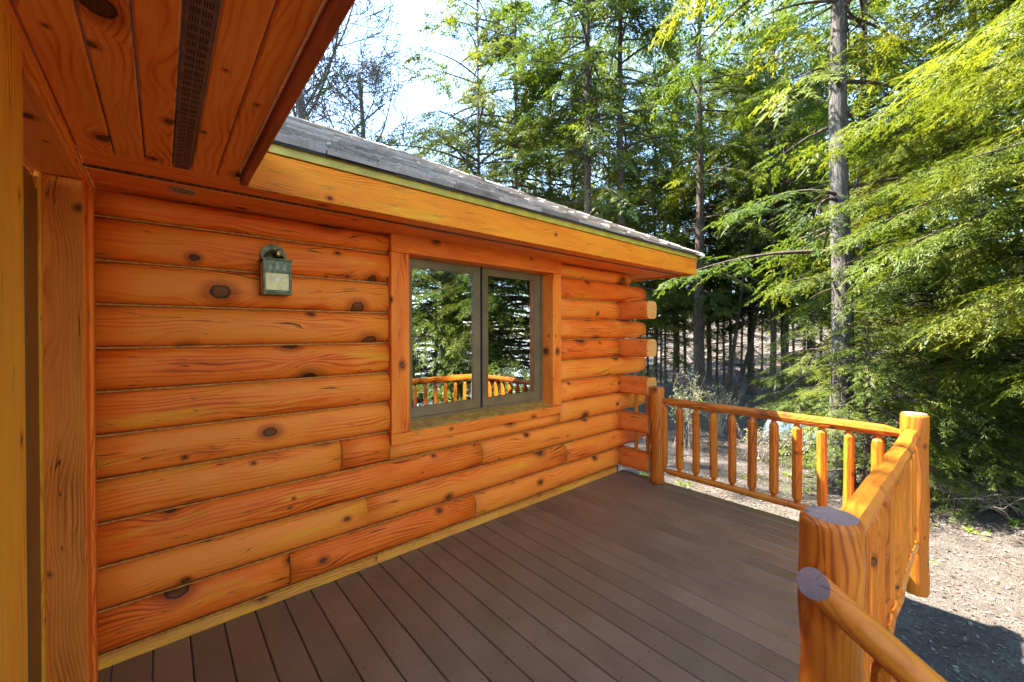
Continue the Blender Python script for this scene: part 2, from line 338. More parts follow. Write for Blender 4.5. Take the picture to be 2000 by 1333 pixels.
P = np.stack([P[:, 0], P[:, 1], gz(P[:, 0], P[:, 1])], 1); n = len(P)
tag(link('green_shoots', scatter_quads('green_shoots', P, rng.uniform(.05, .12, n), rng.uniform(.012, .03, n), GRAS, .7, lift=.035), GRAS), 'small bright green shoots sprouting through the litter', 'grass', kind='stuff')

# ------------------------------------------------------------------ log cabin
cabin = empty('log_cabin', 'orange stained log cabin with grey shingle roof and wide window', 'cabin', (1.8, 2.66, 0))
cabin.location = (0, 0, 0)
LH, Z0 = .2026, .067
def log_me(name, L, ax='X', hgt=LH-.003, back=.20, bul=.056, endr=0., ends=True):
    """D-section log: flat back, rounded outer face; runs along +axis from 0; face to -Y (ax X) or -X (ax Y)"""
    ns = max(2, int(L/.16)); V = []; prof = []
    for i in range(11):
        t = i/10; prof.append((-bul*(max(0, 1-abs(2*t-1)**2.25))**.55, t*hgt))
    ph = random.uniform(0, 9); fm = []
    K = len(prof)+2
    for s in range(ns+1):
        x = L*s/ns; q = .006*math.sin(x*3.1+ph)+.004*math.sin(x*7.7+2*ph)+random.uniform(-.002, .002); e = 1
        if endr and s == ns: e = .72
        for (d, z) in prof:
            dd = d*(1+ (q/.05))*e; zz = hgt/2+(z-hgt/2)*(.99 if 0 < s < ns else .985)*(e if e == 1 else .86)
            V.append((x, dd+.055*0, zz) if ax == 'X' else (dd, x, zz))
        for z in (hgt*.99, .01*hgt): V.append((x, back, z) if ax == 'X' else (back, x, z))
    if endr:
        pass
    F = []
    for s in range(ns):
        for k in range(K): F.append((s*K+k, s*K+(k+1) % K, (s+1)*K+(k+1) % K, (s+1)*K+k)); fm.append(0)
    F.append(tuple(range(K))); F.append(tuple(ns*K+k for k in range(K))); fm += [1, 1]
    me = pydata(name, V, F, True, fm)
    me.polygons[len(F)-1].use_smooth = False; me.polygons[len(F)-2].use_smooth = False
    return me
WY = 2.668                                                  # seam plane of the front wall
XE = 4.385
rows = {0: [(-.235, .56), (.56, 1.883), (1.883, 3.83)], 1: [(-.235, 1.013), (1.013, 2.958), (2.958, XE)], 2: [(-.235, 1.945), (1.945, 3.83)],
        3: [(-.235, .853), (.853, 1.166), (1.168, 2.853), (2.855, XE)]}
for k in range(4, 10): rows[k] = [(-.235, 1.168), (2.856, XE if k % 2 else 3.83)]
for k, segs in rows.items():
    for (a, b) in segs:
        far = b > 4
        hh = LH-.003
        if k == 3 and a == 1.168: hh = .126
        link('log', log_me('log', b-a-.003, 'X', hh, endr=1 if far else 0), [LOG, ENDL], cabin, (a, WY, Z0+k*LH))
link('log', log_me('log', 1.40, 'X', .124, bul=.05), [LOG, ENDL], cabin, (-.235, WY, Z0+10*LH))
link('log', log_me('log', 1.23, 'X', .124, bul=.05, endr=1), [LOG, ENDL], cabin, (2.857, WY, Z0+10*LH))
for k in range(0, 11):
    for (a, b) in ([(-.235, 3.83)] if k <= 3 else [(-.235, 1.168), (2.857, 3.83)]):
        box('chinking', a, b, WY-.017, WY+.02, Z0+k*LH-.0055, Z0+k*LH+.0015, CHINK, cabin, 0)
for a, b in ((-.235, 1.091), (1.093, 2.129), (2.131, 3.83)):
    me = pydata('base_board', [(0, -.018, -.066), (0, .02, .0), (0, .1, 0), (0, .1, -.066), (b-a, -.018, -.066), (b-a, .02, 0), (b-a, .1, 0), (b-a, .1, -.066), (0, -.012, -.02), (b-a, -.012, -.02)],
                [(0, 8, 1, 2, 3), (4, 7, 6, 5, 9), (0, 4, 9, 8), (8, 9, 5, 1), (1, 5, 6, 2), (2, 6, 7, 3), (3, 7, 4, 0)])
    link('base_board', me, BASE, cabin, (a, WY, Z0))
# crossing logs of the end wall: every other one runs out past the corner
for k in range(0, 10):
    y0 = 2.285 if k % 2 == 0 else 2.70
    L = 6.9-y0
    prof = []
    for i in range(14):
        th = 2*math.pi*(i+.5)/14; sx, sz = math.cos(th), math.sin(th)
        q = .48
        prof.append((.098+.098*math.copysign(abs(sx)**q, sx), LH/2+(LH/2-.004)*math.copysign(abs(sz)**q, sz)))
    V = []; K = len(prof)
    for yy, sc in ((0, .965), (.012, 1), (.10, .985), (.25, 1), (.40, .99), (L, 1)):
        for (x, z) in prof: V.append((.098+(x-.098)*sc, yy, LH/2+(z-LH/2)*sc))
    F = [(s*K+i, s*K+(i+1) % K, (s+1)*K+(i+1) % K, (s+1)*K+i) for s in range(5) for i in range(K)]; fm = [0]*len(F)
    F += [tuple(range(K)), tuple(5*K+i for i in range(K))]; fm += [1, 1]
    me = pydata('cross_log', V, F, False, fm)
    link('cross_log', me, [LOGY, ENDL], cabin, (3.832, y0, Z0+k*LH))
box('back_wall', -2.0, 4.0, 6.88, 7.0, -.1, 2.2, LOG, cabin); box('foundation', -.2, 3.98, 2.74, 6.9, -1.3, .06, RIM, cabin, 0)

# window
win = link('window', pydata('window', *(lambda a, b, c, d, y0, y1, t: (
    [(a, y0, c), (b, y0, c), (b, y0, d), (a, y0, d), (a+t, y0, c+t), (b-t, y0, c+t), (b-t, y0, d-t), (a+t, y0, d-t),
     (a, y1, c), (b, y1, c), (b, y1, d), (a, y1, d), (a+t, y1, c+t), (b-t, y1, c+t), (b-t, y1, d-t), (a+t, y1, d-t)],
    [(0, 1, 5, 4), (1, 2, 6, 5), (2, 3, 7, 6), (3, 0, 4, 7), (8, 12, 13, 9), (9, 13, 14, 10), (10, 14, 15, 11), (11, 15, 12, 8),
     (0, 8, 9, 1), (1, 9, 10, 2), (2, 10, 11, 3), (3, 11, 8, 0), (4, 5, 13, 12), (5, 6, 14, 13), (6, 7, 15, 14), (7, 4, 12, 15)]))(1.305, 2.738, .905, 2.125, 2.725, 2.79, .022)), SASH, cabin)
def frame_me(a, b, c, d, y0, y1, t, tb):
    V = []; 
    for y in (y0, y1): V += [(a, y, c), (b, y, c), (b, y, d), (a, y, d), (a+t, y+.004, c+tb), (b-t, y+.004, c+tb), (b-t, y+.004, d-t), (a+t, y+.004, d-t)]
    F = [(0, 1, 5, 4), (1, 2, 6, 5), (2, 3, 7, 6), (3, 0, 4, 7), (8, 12, 13, 9), (9, 13, 14, 10), (10, 14, 15, 11), (11, 15, 12, 8),
         (0, 8, 9, 1), (1, 9, 10, 2), (2, 10, 11, 3), (3, 11, 8, 0), (4, 5, 13, 12), (5, 6, 14, 13), (6, 7, 15, 14), (7, 4, 12, 15)]
    return pydata('sash', V, F)
for a, b in ((1.329, 2.012), (2.031, 2.714)):
    link('sash', frame_me(a, b, .929, 2.101, 2.733, 2.775, .066, .072), SASH, win)
    link('pane', pydata('pane', [(a+.06, 2.752, .996), (b-.06, 2.752, .996), (b-.06, 2.752, 2.04), (a+.06, 2.752, 2.04)], [(0, 1, 2, 3)]), GLASS, win)
box('mullion', 2.0125, 2.0305, 2.7285, 2.78, .928, 2.102, HOLE, win, 0)
box('casing', 1.170, 1.302, 2.592, 2.86, .868, 2.098, TRIMZ, win); box('casing', 2.742, 2.855, 2.592, 2.86, .872, 2.098, TRIMZ, win)
box('casing', 1.170, 2.855, 2.588, 2.86, 2.100, 2.222, TRIMX, win); 
link('casing', pydata('casing', [(1.168, 2.590, .795), (2.85, 2.590, .795), (2.85, 2.590, .866), (1.168, 2.590, .866), (1.168, 2.86, .795), (2.85, 2.86, .795), (2.85, 2.86, .866), (1.168, 2.86, .866)],
     [(0, 1, 2, 3), (4, 7, 6, 5), (0, 4, 5, 1), (3, 2, 6, 7), (0, 3, 7, 4), (1, 5, 6, 2)]), TRIMX, win)
link('sill', pydata('sill', [(1.303, 2.597, .867), (2.741, 2.597, .867), (2.741, 2.73, .867), (1.303, 2.73, .867), (1.303, 2.597, .876), (2.741, 2.597, .876), (2.741, 2.73, .906), (1.303, 2.73, .906)],
     [(0, 3, 2, 1), (4, 5, 6, 7), (0, 1, 5, 4), (1, 2, 6, 5), (2, 3, 7, 6), (3, 0, 4, 7)]), SILLM, win)
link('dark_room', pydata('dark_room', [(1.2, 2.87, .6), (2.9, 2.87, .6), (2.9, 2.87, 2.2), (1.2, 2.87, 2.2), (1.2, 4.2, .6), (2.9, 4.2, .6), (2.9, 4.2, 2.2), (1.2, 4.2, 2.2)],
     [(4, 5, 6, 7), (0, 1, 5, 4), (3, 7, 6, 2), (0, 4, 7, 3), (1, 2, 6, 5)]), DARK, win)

# eaves: soffits, vents, fascia
ZS = 2.222
def soffit(x0, x1, y0, y1, mat, name='soffit_board'): return box(name, x0, x1, y0, y1, ZS, ZS+.018, mat, cabin, .0045)
soffit(-.232, 4.60, 2.150, 2.232, SOFX); soffit(-.232, 4.60, 2.236, 2.318, SOFX); soffit(-.232, 4.60, 2.374, 2.455, SOFX); soffit(-.232, 4.60, 2.459, 2.56, SOFX); soffit(-.232, 4.60, 2.563, 2.72, SOFX)
for j in range(9): soffit(4.085+.0, 4.60, 2.723+j*.13, 2.723+j*.13+.126, SOFX)
def vent(x0, x1, y0, y1, along):
    v = box('vent_strip', x0, x1, y0, y1, ZS+.003, ZS+.012, VENT, cabin, .001)
    V = []; F = []; cx, cy, cz = (x0+x1)/2, (y0+y1)/2, (ZS*2+.015)/2
    L = (x1-x0) if along == 'X' else (y1-y0); W = (y1-y0) if along == 'X' else (x1-x0)
    u = .02
    while u < L-.02:
        for g in range(2):
            for s in range(4):
                c = -W*.36 + g*W*.40 + s*W*.085+W*.02; a0 = -L/2+u
                q = [(a0, c), (a0+.022, c), (a0+.022, c+W*.04), (a0, c+W*.04)]
                b = len(V)
                for (l, ww) in q: V.append((l, ww, ZS+.0018-cz) if along == 'X' else (ww, l, ZS+.0018-cz))
                F.append((b, b+1, b+2, b+3))
        u += .033 if (int(u*3.3) % 8) else .034
    o = link('vent_slots', pydata('vent_slots', V, F), HOLE, v); o['kind'] = 'stuff'
vent(-.232, 4.60, 2.321, 2.371, 'X')
for (a, b) in ((-.226, -.132), (-.128, -.046), (-.042, .036)): soffit(a, b, -.55, 2.147, SOFY)
for (a, b) in ((.098, .180), (.184, .252)): soffit(a, b, -.55, 2.147, SOFY)
vent(.040, .094, -.55, 2.147, 'Y')
soffit(-.30, -.230, -.55, 2.147, SOFY)
box('fascia', .263, .291, -.55, 2.124, 2.196, 2.37, wood('fascia_red', (.42, .10, .03), (.31, .065, .014), (.12, .025, .007), (0, 1, 0), (0, 0, 1), .5, 3, .008, 80), cabin)
box('fascia', .295, 4.612, 2.127, 2.150, 2.198, 2.372, FASC, cabin, .003)
box('fascia', 4.586, 4.609, 2.153, 6.9, 2.1995, 2.370, wood('fascia_end', (.60, .27, .022), (.50, .20, .012), (.26, .085, .008), (0, 1, 0), (0, 0, 1), .6, 4, .008, 90, yellow=.8), cabin, .003)
box('drip_edge', .345, 4.10, 2.115, 2.1265, 2.3735, 2.424, DRIP, cabin, .0015); box('drip_edge', 4.102, 4.625, 2.1145, 2.1260, 2.3735, 2.424, DRIP, cabin, .0015)
box('drip_edge', 4.6125, 4.625, 2.127, 6.9, 2.3735, 2.424, DRIP, cabin, .0015)
# roof
SL = .52; ZE, YE, XR, XL, RY = 2.424, 2.098, 4.655, .345, 4.53
def rz(y): return ZE+SL*(y-YE)
dR = RY-YE; zr = rz(RY)
rv = [(XL, YE, ZE), (XR, YE, ZE), (XR-dR, RY, zr), (XL-dR, RY, zr), (XR, RY+dR, ZE), (XL, -.62, ZE), (XL-dR, -.62, zr), (XL-2*dR, RY+dR, ZE), (XL-2*dR, -.62, ZE)]
rf = [(0, 1, 2, 3), (1, 4, 2), (5, 0, 3, 6), (2, 4, 7, 3), (6, 3, 7, 8)]
top = rv; bot = [(x, y, z-.012) for x, y, z in rv]; nb = len(rv)
F = rf + [tuple(i+nb for i in f[::-1]) for f in rf] + [(0, nb, nb+1, 1), (1, nb+1, nb+4, 4), (5, nb+5, nb, 0), (4, nb+4, nb+7, 7), (5, 6, nb+6, nb+5), (6, 8, nb+8, nb+6), (7, nb+7, nb+8, 8)]
roof = link('roof', pydata('roof', top+bot, F), ROOFB, cabin)
def slab(): 
    V = [(-.5, 0, 0), (.5, 0, 0), (.5, 1, 0), (-.5, 1, 0), (-.5, 0, 1), (.5, 0, .9), (.5, 1, .25), (-.5, 1, .25)]
    return pydata('shingle', V, [(0, 3, 2, 1), (4, 5, 6, 7), (0, 1, 5, 4), (1, 2, 6, 5), (2, 3, 7, 6), (3, 0, 4, 7)])
SM = slab(); pit = math.atan(SL); ex = .122; cosp = math.cos(pit)
nrow = int(math.hypot(dR, zr-ZE)/ex)+1
nsh = 0
for j in range(nrow):
    s0 = j*ex-.012; y = YE+s0*cosp; d = max(0, y-YE+.04); xa, xb = XL-d*.98, XR-d*1.0-.01
    x = xa-random.uniform(0, .2)
    while x < xb-.04 and nsh < 299:
        wd = random.uniform(.28, .44); x1 = min(x+wd, xb); x0 = max(x, xa)
        if x1-x0 > .03:
            th = random.uniform(.016, .034); jy = random.uniform(-.014, .014)
            Ls = ex*1.12
            if j == nrow-1: Ls = ex*.8
            link('shingle', SM, SHIN, roof, ((x0+x1)/2, y+jy*cosp, rz(y)+jy*math.sin(pit)+.0015+random.uniform(0, .003)), (pit, 0, 0), (x1-x0-.006, Ls, th)); nsh += 1
        x += wd
hd = Vector((-1, 1, SL)).normalized()
for i in range(16):
    p = Vector((XR+.01, YE-.01, ZE+.012))+hd*(i*.27)
    if p.y > RY: break
    V = [(0, -.11, -.04), (0, 0, .016), (0, .11, -.04), (.3, -.11, -.048), (.3, 0, .008), (.3, .11, -.048), (0, -.11, -.058), (0, 0, .0), (0, .11, -.058)]
    o = link('hip_cap', pydata('hip_cap', V, [(0, 3, 4, 1), (1, 4, 5, 2), (0, 1, 7, 6), (1, 2, 8, 7), (0, 6, 3), (2, 5, 8)]), SHIN, roof, p)
    zx = Vector((0, 0, 1)); xa = hd; ya = zx.cross(xa).normalized(); za = xa.cross(ya); o.rotation_euler = Matrix((xa, ya, za)).transposed().to_euler()
i = 0; x = XR-dR
while x > -.6:
    V = [(0, -.12, -.05), (0, 0, .02), (0, .12, -.05), (-.3, -.12, -.058), (-.3, 0, .012), (-.3, .12, -.058)]
    link('ridge_cap', pydata('ridge_cap', V, [(0, 3, 4, 1), (1, 4, 5, 2), (0, 1, 2)]), SHIN, roof, (x, RY, zr+.024)); x -= .27
# needles caught on the roof
n = 2600; cx = rng.choice([.75, 1.15, 2.55, 2.9, 3.3, 2.0], n); yy = YE+np.abs(rng.normal(0, .55, n)); xx = cx+rng.normal(0, .32, n)+rng.normal(0, .1, n)
k = (yy < RY-.1) & (xx < XR-(yy-YE)-.05) & (xx > XL-(yy-YE)); xx, yy = xx[k], yy[k]
P = np.stack([xx, yy, rz(yy)+.022], 1); n = len(P)
tag(link('roof_needles', scatter_quads('roof_needles', P, rng.uniform(.025, .07, n), rng.uniform(.002, .004, n), LITT, .2, .3, .9, .002), LITT), 'dry brown needles drifted across the grey shingle roof', 'needles', kind='stuff')

# wing wall with the door recess beside the camera
XW = -.235
box('wing_post', XW-.20, XW, 2.40, 2.664, -.05, 2.19, TRIMZ, cabin, .006)
box('corner_strip', XW-.01, XW+.012, 2.53, 2.60, 0.0, 2.19, TRIMZ, cabin, .004)
box('wing_header', XW-.20, XW+.004, 1.0, 2.66, 2.193, 2.2205, YELY, cabin, .003)
door = box('door', -.42, -.365, 1.40, 2.36, .02, 2.15, DOORM, cabin)
box('jamb', XW-.115, XW-.003, 2.378, 2.399, .03, 2.172, ROUGHZ, door, .004).parent = door
for nm, a in (('head_liner', (XW-.20, XW-.003, 1.40, 2.378, 2.174, 2.191, SOFY)), ('stop', (-.362, -.345, 2.345, 2.377, .02, 2.172, YELZ)), ('stile', (-.364, -.352, 2.17, 2.342, .03, 2.10, DOORM)),
              ('top_rail', (-.364, -.352, 1.50, 2.168, 1.96, 2.10, DOORM)), ('weather_strip', (-.3635, -.358, 2.155, 2.168, .03, 1.96, HOLE)), ('threshold', (-.42, XW, 1.39, 2.377, .0, .03, RIM)), ('casing', (XW-.16, XW+.006, 1.17, 1.392, -.05, 2.19, YELZ))):
    x0, x1, y0, y1, z0, z1, mt = a; o = box(nm, x0, x1, y0, y1, z0, z1, mt, None, .004); o.parent = door; o.matrix_parent_inverse = Matrix.Translation(-door.location)
for ch in door.children:
    if ch.name.startswith('jamb'): ch.matrix_parent_inverse = Matrix.Translation(-door.location)
wl = log_me('log', 1.66, 'Y', back=-.2, bul=-.055)
for k in range(11): link('log', wl, [LOGY, ENDL], cabin, (XW-.045, -.5, -.06+k*LH))

# recessed light in the soffit 
rl = empty('recessed_light', 'small round recessed light with brass rim in the soffit above the lantern', 'light', (.08, 2.459, ZS))
rl.rotation_euler = (0, 0, 0)
V = []; F = []
for i in range(28):
    th = 2*math.pi*i/28
    for r, z in ((.056, 0), (.054, -.006), (.047, -.006), (.045, .0)): V.append((r*math.cos(th), r*math.sin(th), z))
for i in range(28):
    for k in range(3): F.append((i*4+k, ((i+1) % 28)*4+k, ((i+1) % 28)*4+k+1, i*4+k+1))
link('rim', pydata('rim', V, F, True), plain('light_rim', (.45, .29, .11), .4), rl)
link('lens', pydata('lens', [(.046*math.cos(2*math.pi*i/28), .046*math.sin(2*math.pi*i/28), -.002) for i in range(28)], [tuple(range(28))]), plain('light_lens', (.25, .14, .05), .5), rl)
box('lens_bar', -.045, .045, -.003, .003, -.0045, -.0025, BRASS, rl, 0)

# wall lantern
la = empty('wall_lantern', 'green metal wall lantern with pine cutouts and cream glass on the log wall', 'lantern', (.478, 2.615, 1.76))
def disc(r, y0, y1, cz, half=False, n=24):
    V = []; F = []
    for y in (y0, y1):
        for i in range(n): V.append((r*math.cos(2*math.pi*i/n), y, cz+r*math.sin(2*math.pi*i/n)))
    F = [(i, (i+1) % n, n+(i+1) % n, n+i) for i in range(n)] + [tuple(range(n)), tuple(range(n, 2*n))]
    return V, F
link('back_plate', pydata('back_plate', *disc(.062, -.02, .0, .225)), VERD, la)
V = []; F = []
for i in range(9):                                          # curved hood
    th = math.pi*i/8
    for y in (-.085, -.018):
        V.append((.055*math.cos(th)*(.8 if y < -.05 else 1), y, .185+.075*math.sin(th)*(.62 if y < -.05 else 1)))
for i in range(8): F.append((i*2, i*2+1, i*2+3, i*2+2))
link('hood', pydata('hood', V, F, True), VERD, la)
v, f = tube([(0.018*math.cos(a)-.004, -.05, .292+.018*math.sin(a)) for a in np.linspace(0, 6.283, 17)], [.0028]*17, 6, False); link('ring', pydata('ring', v, f, True), VERD, la)
bm = bmesh.new(); bmesh.ops.create_uvsphere(bm, u_segments=10, v_segments=8, radius=.016); me = bpy.data.meshes.new('finial'); bm.to_mesh(me); bm.free(); link('finial', me, BRASS, la, (.015, -.075, .232), scale=(1, .7, 1.4))
body = link('body', boxme('body', .134, .008, .07, .002), VERD, la, (0, -.118, .150))
for x in (-.062, .062):
    for y in (-.118, -.024): link('corner_bar', boxme('corner_bar', .012, .012, .185, .002), VERD, la, (x, y, .0925))
link('base_plate', boxme('base_plate', .142, .112, .010, .003), VERD, la, (0, -.070, .004)); link('top_plate', boxme('top_plate', .146, .116, .010, .003), VERD, la, (0, -.070, .189))
link('bottom_bar', boxme('bottom_bar', .112, .010, .014, .002), VERD, la, (0, -.118, .017))
for x in (-.0625, .0625): link('side_pane', boxme('side_pane', .003, .08, .165, 0), CREAM, la, (x, -.071, .093))
link('front_pane', boxme('front_pane', .112, .003, .094, 0), CREAM, la, (0, -.1155, .070))
for x, s in ((-.034, .9), (0, 1.1), (.034, .95)):
    V = []; F = []
    for t, (w_, z0, z1) in enumerate(((.011, 0, .016), (.009, .010, .026), (.006, .021, .037))):
        b = len(V); V += [(-w_*s, 0, z0*s), (w_*s, 0, z0*s), (0, 0, z1*s)]; F.append((b, b+1, b+2))
    b = len(V); V += [(-.002, 0, -.006), (.002, 0, -.006), (.002, 0, 0), (-.002, 0, 0)]; F.append((b, b+1, b+2, b+3))
    link('pine_cutout', pydata('pine_cutout', V, F), PALE, la, (x, -.1232, .134+(.004 if x == 0 else 0)))
bm = bmesh.new(); bmesh.ops.create_uvsphere(bm, u_segments=12, v_segments=8, radius=.026); me = bpy.data.meshes.new('bulb'); bm.to_mesh(me); bm.free(); link('bulb', me, plain('bulb_glass', (.85, .82, .66), .3), la, (0, -.1, .082), scale=(1, .75, 1))

# ------------------------------------------------------------------ deck, railings, stairs
deck = empty('deck', 'brown composite board deck in front of the log wall', 'deck', (0, 0, 0))
YD0, YD1 = .365, 2.66
DB = boxme('deck_board', .1375, YD1-YD0, .025, .004)
for i in range(-2, 28):
    x0 = -.039+.1425*i
    if x0+.14 > 3.96: break
    link('deck_board', DB, DECK, deck, (x0+.0713, (YD0+YD1)/2+random.uniform(-.003, .003), -.0125))
box('rim_joist', -.3, 3.90, YD0+.012, YD0+.05, -.235, -.027, RIM, deck); box('rim_joist', 3.862, 3.90, YD0+.052, 2.75, -.235, -.027, RIM, deck)
for y in (.77, 1.18, 1.58, 1.99, 2.4): box('joist', -.3, 3.86, y-.019, y+.019, -.21, -.027, RIM, deck, 0)
for x, y in ((3.80, .48), (1.75, .47), (.3, .48), (3.80, 2.3)): box('support_post', x-.07, x+.07, y-.07, y+.07, -1.5, -.2355, RIM, deck)

def post_me(name, L, r, sides=14, jit=.03, cham=.012):
    zs = [0, .01]+[L*i/11 for i in range(1, 11)]+[L-cham*2, L-cham, L]; rr = [r*.98, r*1.02]+[r*(1+random.uniform(-.05, .05)) for _ in range(10)]+[r*1.0, r*.975, r-cham*.9]
    v, f = tube([(random.uniform(-.004, .004) if 0 < i < 11 else 0, random.uniform(-.004, .004) if 0 < i < 11 else 0, z) for i, z in enumerate(zs)], rr, sides, True, jit)
    me = pydata(name, v, f, True, [0]*(len(f)-2)+[1, 1])
    for p in list(me.polygons)[-2-sides:]: p.use_smooth = False
    return me
def bal_me(L, r=.029):
    zs = [0, .022, .052, .09, L*.5, L-.09, L-.05, L-.022, L]; k = [.5, .55, 1.02, 1.04, 1.0, 1.03, 1.02, .55, .5]
    sx = random.uniform(-.004, .004)
    v, f = tube([(sx*math.sin(i), sx*math.cos(i), z) for i, z in enumerate(zs)], [r*q for q in k], 8, True, .06, random.random())
    return pydata('baluster', v, f)
def rail_me(name, L, r, jit=.055, sides=9, neck=True):
    n = max(6, int(L/.22)); zs = [0, .05, .12]+[.12+(L-.24)*i/n for i in range(1, n)]+[L-.12, L-.05, L]
    rr = [r*.55, r*.62, r*.97]+[r*(1+random.uniform(-.045, .045)) for _ in range(1, n)]+[r*.97, r*.62, r*.55]
    if not neck: rr[0:3] = [r, r, r]; rr[-3:] = [r]*3
    v, f = tube([(random.uniform(-.004, .004), random.uniform(-.004, .004), z) for z in zs], rr, sides, True, jit, random.random())
    return pydata(name, v, f, False, [0]*(len(f)-2)+[1, 1])
BALS = [bal_me(.66, random.uniform(.033, .037)) for _ in range(6)]
BALF = [bal_me(.66, random.uniform(.025, .028)) for _ in range(4)]
def along(o, d): o.rotation_euler = Vector(d).to_track_quat('Z', 'Y').to_euler()
# far railing
fr = empty('railing', 'orange log railing along the far end of the deck', 'railing', (3.87, 2.19, 0), 'deck railings')
link('post', post_me('post', .992, .070), [RZ, ENDG], fr, (0, 0, 0))
link('post', post_me('post', 1.21, .074), [RZ, ENDG], fr, (0, -1.89, -.212))
o = link('top_rail', rail_me('top_rail', 1.83, .041), [RZ, ENDG], fr, (0, -.03, .855)); along(o, (0, -1, 0))
o = link('bottom_rail', rail_me('bottom_rail', 1.83, .031), [RZ, ENDG], fr, (0, -.03, .148)); along(o, (0, -1, 0))
for i in range(11): link('baluster', BALS[i % 6], BALM, fr, (0, -.0755-.163*i, .165), (0, 0, random.uniform(0, 6)))
for (y, z0, z1) in ((.13, .86, .70), (.27, .86, .70), (.13, .46, .28), (.27, .46, .28)):
    v, f = tube([(0, 0, min(z0, z1)-.02), (0, 0, max(z0, z1)+.03)], [.021, .020], 9, True, .05); link('picket', pydata('picket', v, f), BALM, fr, (.04, y-.0, 0))
# front railing
nr = empty('railing', 'orange log railing along the front edge of the deck ending in a thick near post', 'railing', (1.55, .30, 0), 'deck railings')
link('post', post_me('post', 1.6, .079, 16, .045, .014), [RZ, ENDG], nr, (0, 0, -.61))
LR = 3.87-1.55
o = link('top_rail', rail_me('top_rail', LR-.06, .046, .07), [RZ, ENDG], nr, (.03, 0, .868)); along(o, (1, 0, 0))
o = link('bottom_rail', rail_me('bottom_rail', LR-.06, .034), [RZ, ENDG], nr, (.03, 0, .150)); along(o, (1, 0, 0))
for i in range(13): link('baluster', BALF[i % 4], BALM, nr, (.165+.164*i, 0, .166), (0, 0, random.uniform(0, 6)))
# stair railing
st = empty('stair_railing', 'round log handrail sloping down beside the thick near post', 'railing', (1.42, .318, 0))
hs = .62; hd2 = Vector((0, -1, -hs)).normalized(); Lh = 1.75; rh = .041
zax = hd2; xax = Vector((1, 0, 0)); yax = zax.cross(xax); Mh = Matrix((xax, yax, zax)).transposed()
cutn = Mh.transposed() @ Vector((-.62, .47, .63)).normalized()
V = []; F = []; S = 22; rings = [0, .12, .35, .6, .9, 1.2, 1.5, Lh]
for i, z in enumerate(rings):
    for s in range(S):
        th = 2*math.pi*s/S; q = rh*(1+.02*math.sin(3*th+z*2)+random.uniform(-.008, .008)); x, y = q*math.cos(th), q*math.sin(th)
        zz = z
        if i == 0: zz = -(cutn.x*x+cutn.y*y)/cutn.z
        elif i == 1: zz = z
        V.append((x, y, zz))
for i in range(len(rings)-1):
    for s in range(S): F.append((i*S+s, i*S+(s+1) % S, (i+1)*S+(s+1) % S, (i+1)*S+s))
fm = [0]*len(F); F += [tuple(range(S)), tuple((len(rings)-1)*S+s for s in range(S))]; fm += [1, 1]
hme = pydata('handrail', V, F, True, fm)
for p in list(hme.polygons)[-2:]: p.use_smooth = False
o = link('handrail', hme, [RZ, ENDG], st, (0, 0, .824)); o.rotation_euler = Mh.to_euler()
for d in (.16, .45, .75, 1.05): link('baluster', bal_me(.74, .036), BALM, st, (0.005, -d, .855-.04-hs*d-.74))
link('lower_post', post_me('post', 1.5, .07), [RZ, ENDG], st, (0.0, -1.38, -1.45))
o = link('bottom_rail', rail_me('bottom_rail', 1.6, .03), [RZ, ENDG], st, (0.005, 0.0, .05)); along(o, (0, -1, -hs))
sr = empty('stairs', 'brown wooden steps going down from the deck edge', 'stairs', (.8, .3, 0))
for i in range(5): box('tread', -.62, .52, -.26-.27*i, .0-.27*i+.02, -.22-.19*i, -.19-.19*i, DECK, sr)
for x in (-.66, .545):
    V = [(0, .06, -.24), (0, .06, -.03), (0, -1.42, -1.15), (0, -1.42, -1.30), (0, -1.1, -1.30), (.035, .06, -.24), (.035, .06, -.03), (.035, -1.42, -1.15), (.035, -1.42, -1.30), (.035, -1.1, -1.30)]
    link('stringer', pydata('stringer', V, [(0, 1, 2, 3, 4), (5, 9, 8, 7, 6), (0, 5, 6, 1), (1, 6, 7, 2), (2, 7, 8, 3), (3, 8, 9, 4), (4, 9, 5, 0)]), RIM, sr, (x-.0175, 0, 0))

n = 150; P = np.stack([rng.uniform(-.1, 3.85, n), rng.uniform(.45, 2.6, n), np.zeros(n)], 1)
tag(link('deck_debris', scatter_quads('deck_debris', P, rng.uniform(.006, .03, n), rng.uniform(.003, .008, n), LITT, .1, .2, 1., .004), LITT), 'few dry needles and flecks lying on the deck boards', 'needles', kind='stuff')
# ------------------------------------------------------------------ tank beyond the railing
tk = empty('storage_tank', 'large pale blue grey metal tank lying on the ground behind the far railing', 'tank', (10.75, 2.35, float(gz(10.75, 2.35))))
tk.rotation_euler = (0, 0, R_(-82))
V = []; F = []; S = 24; prof = [(-.98, .0), (-.96, .16), (-.9, .27), (-.8, .34), (-.66, .37), (.66, .37), (.8, .34), (.9, .27), (.96, .16), (.98, 0.001)]
for x, r in prof:
    for s in range(S): V.append((x, r*math.cos(2*math.pi*s/S), .50+r*math.sin(2*math.pi*s/S)))
for i in range(len(prof)-1):
    for s in range(S): F.append((i*S+s, i*S+(s+1) % S, (i+1)*S+(s+1) % S, (i+1)*S+s))
link('tank_body', pydata('tank_body', V, F, True), TANK, tk)
for x in (-.5, .5): link('foot', boxme('foot', .1, .5, .2, .01), RIM, tk, (x, 0, .08))
v, f = tube([(0, 0, .85), (0, 0, .9), (0, 0, .97)], [.12, .12, .10], 14); link('valve_cover', pydata('valve_cover', v, f, True), TANK, tk)

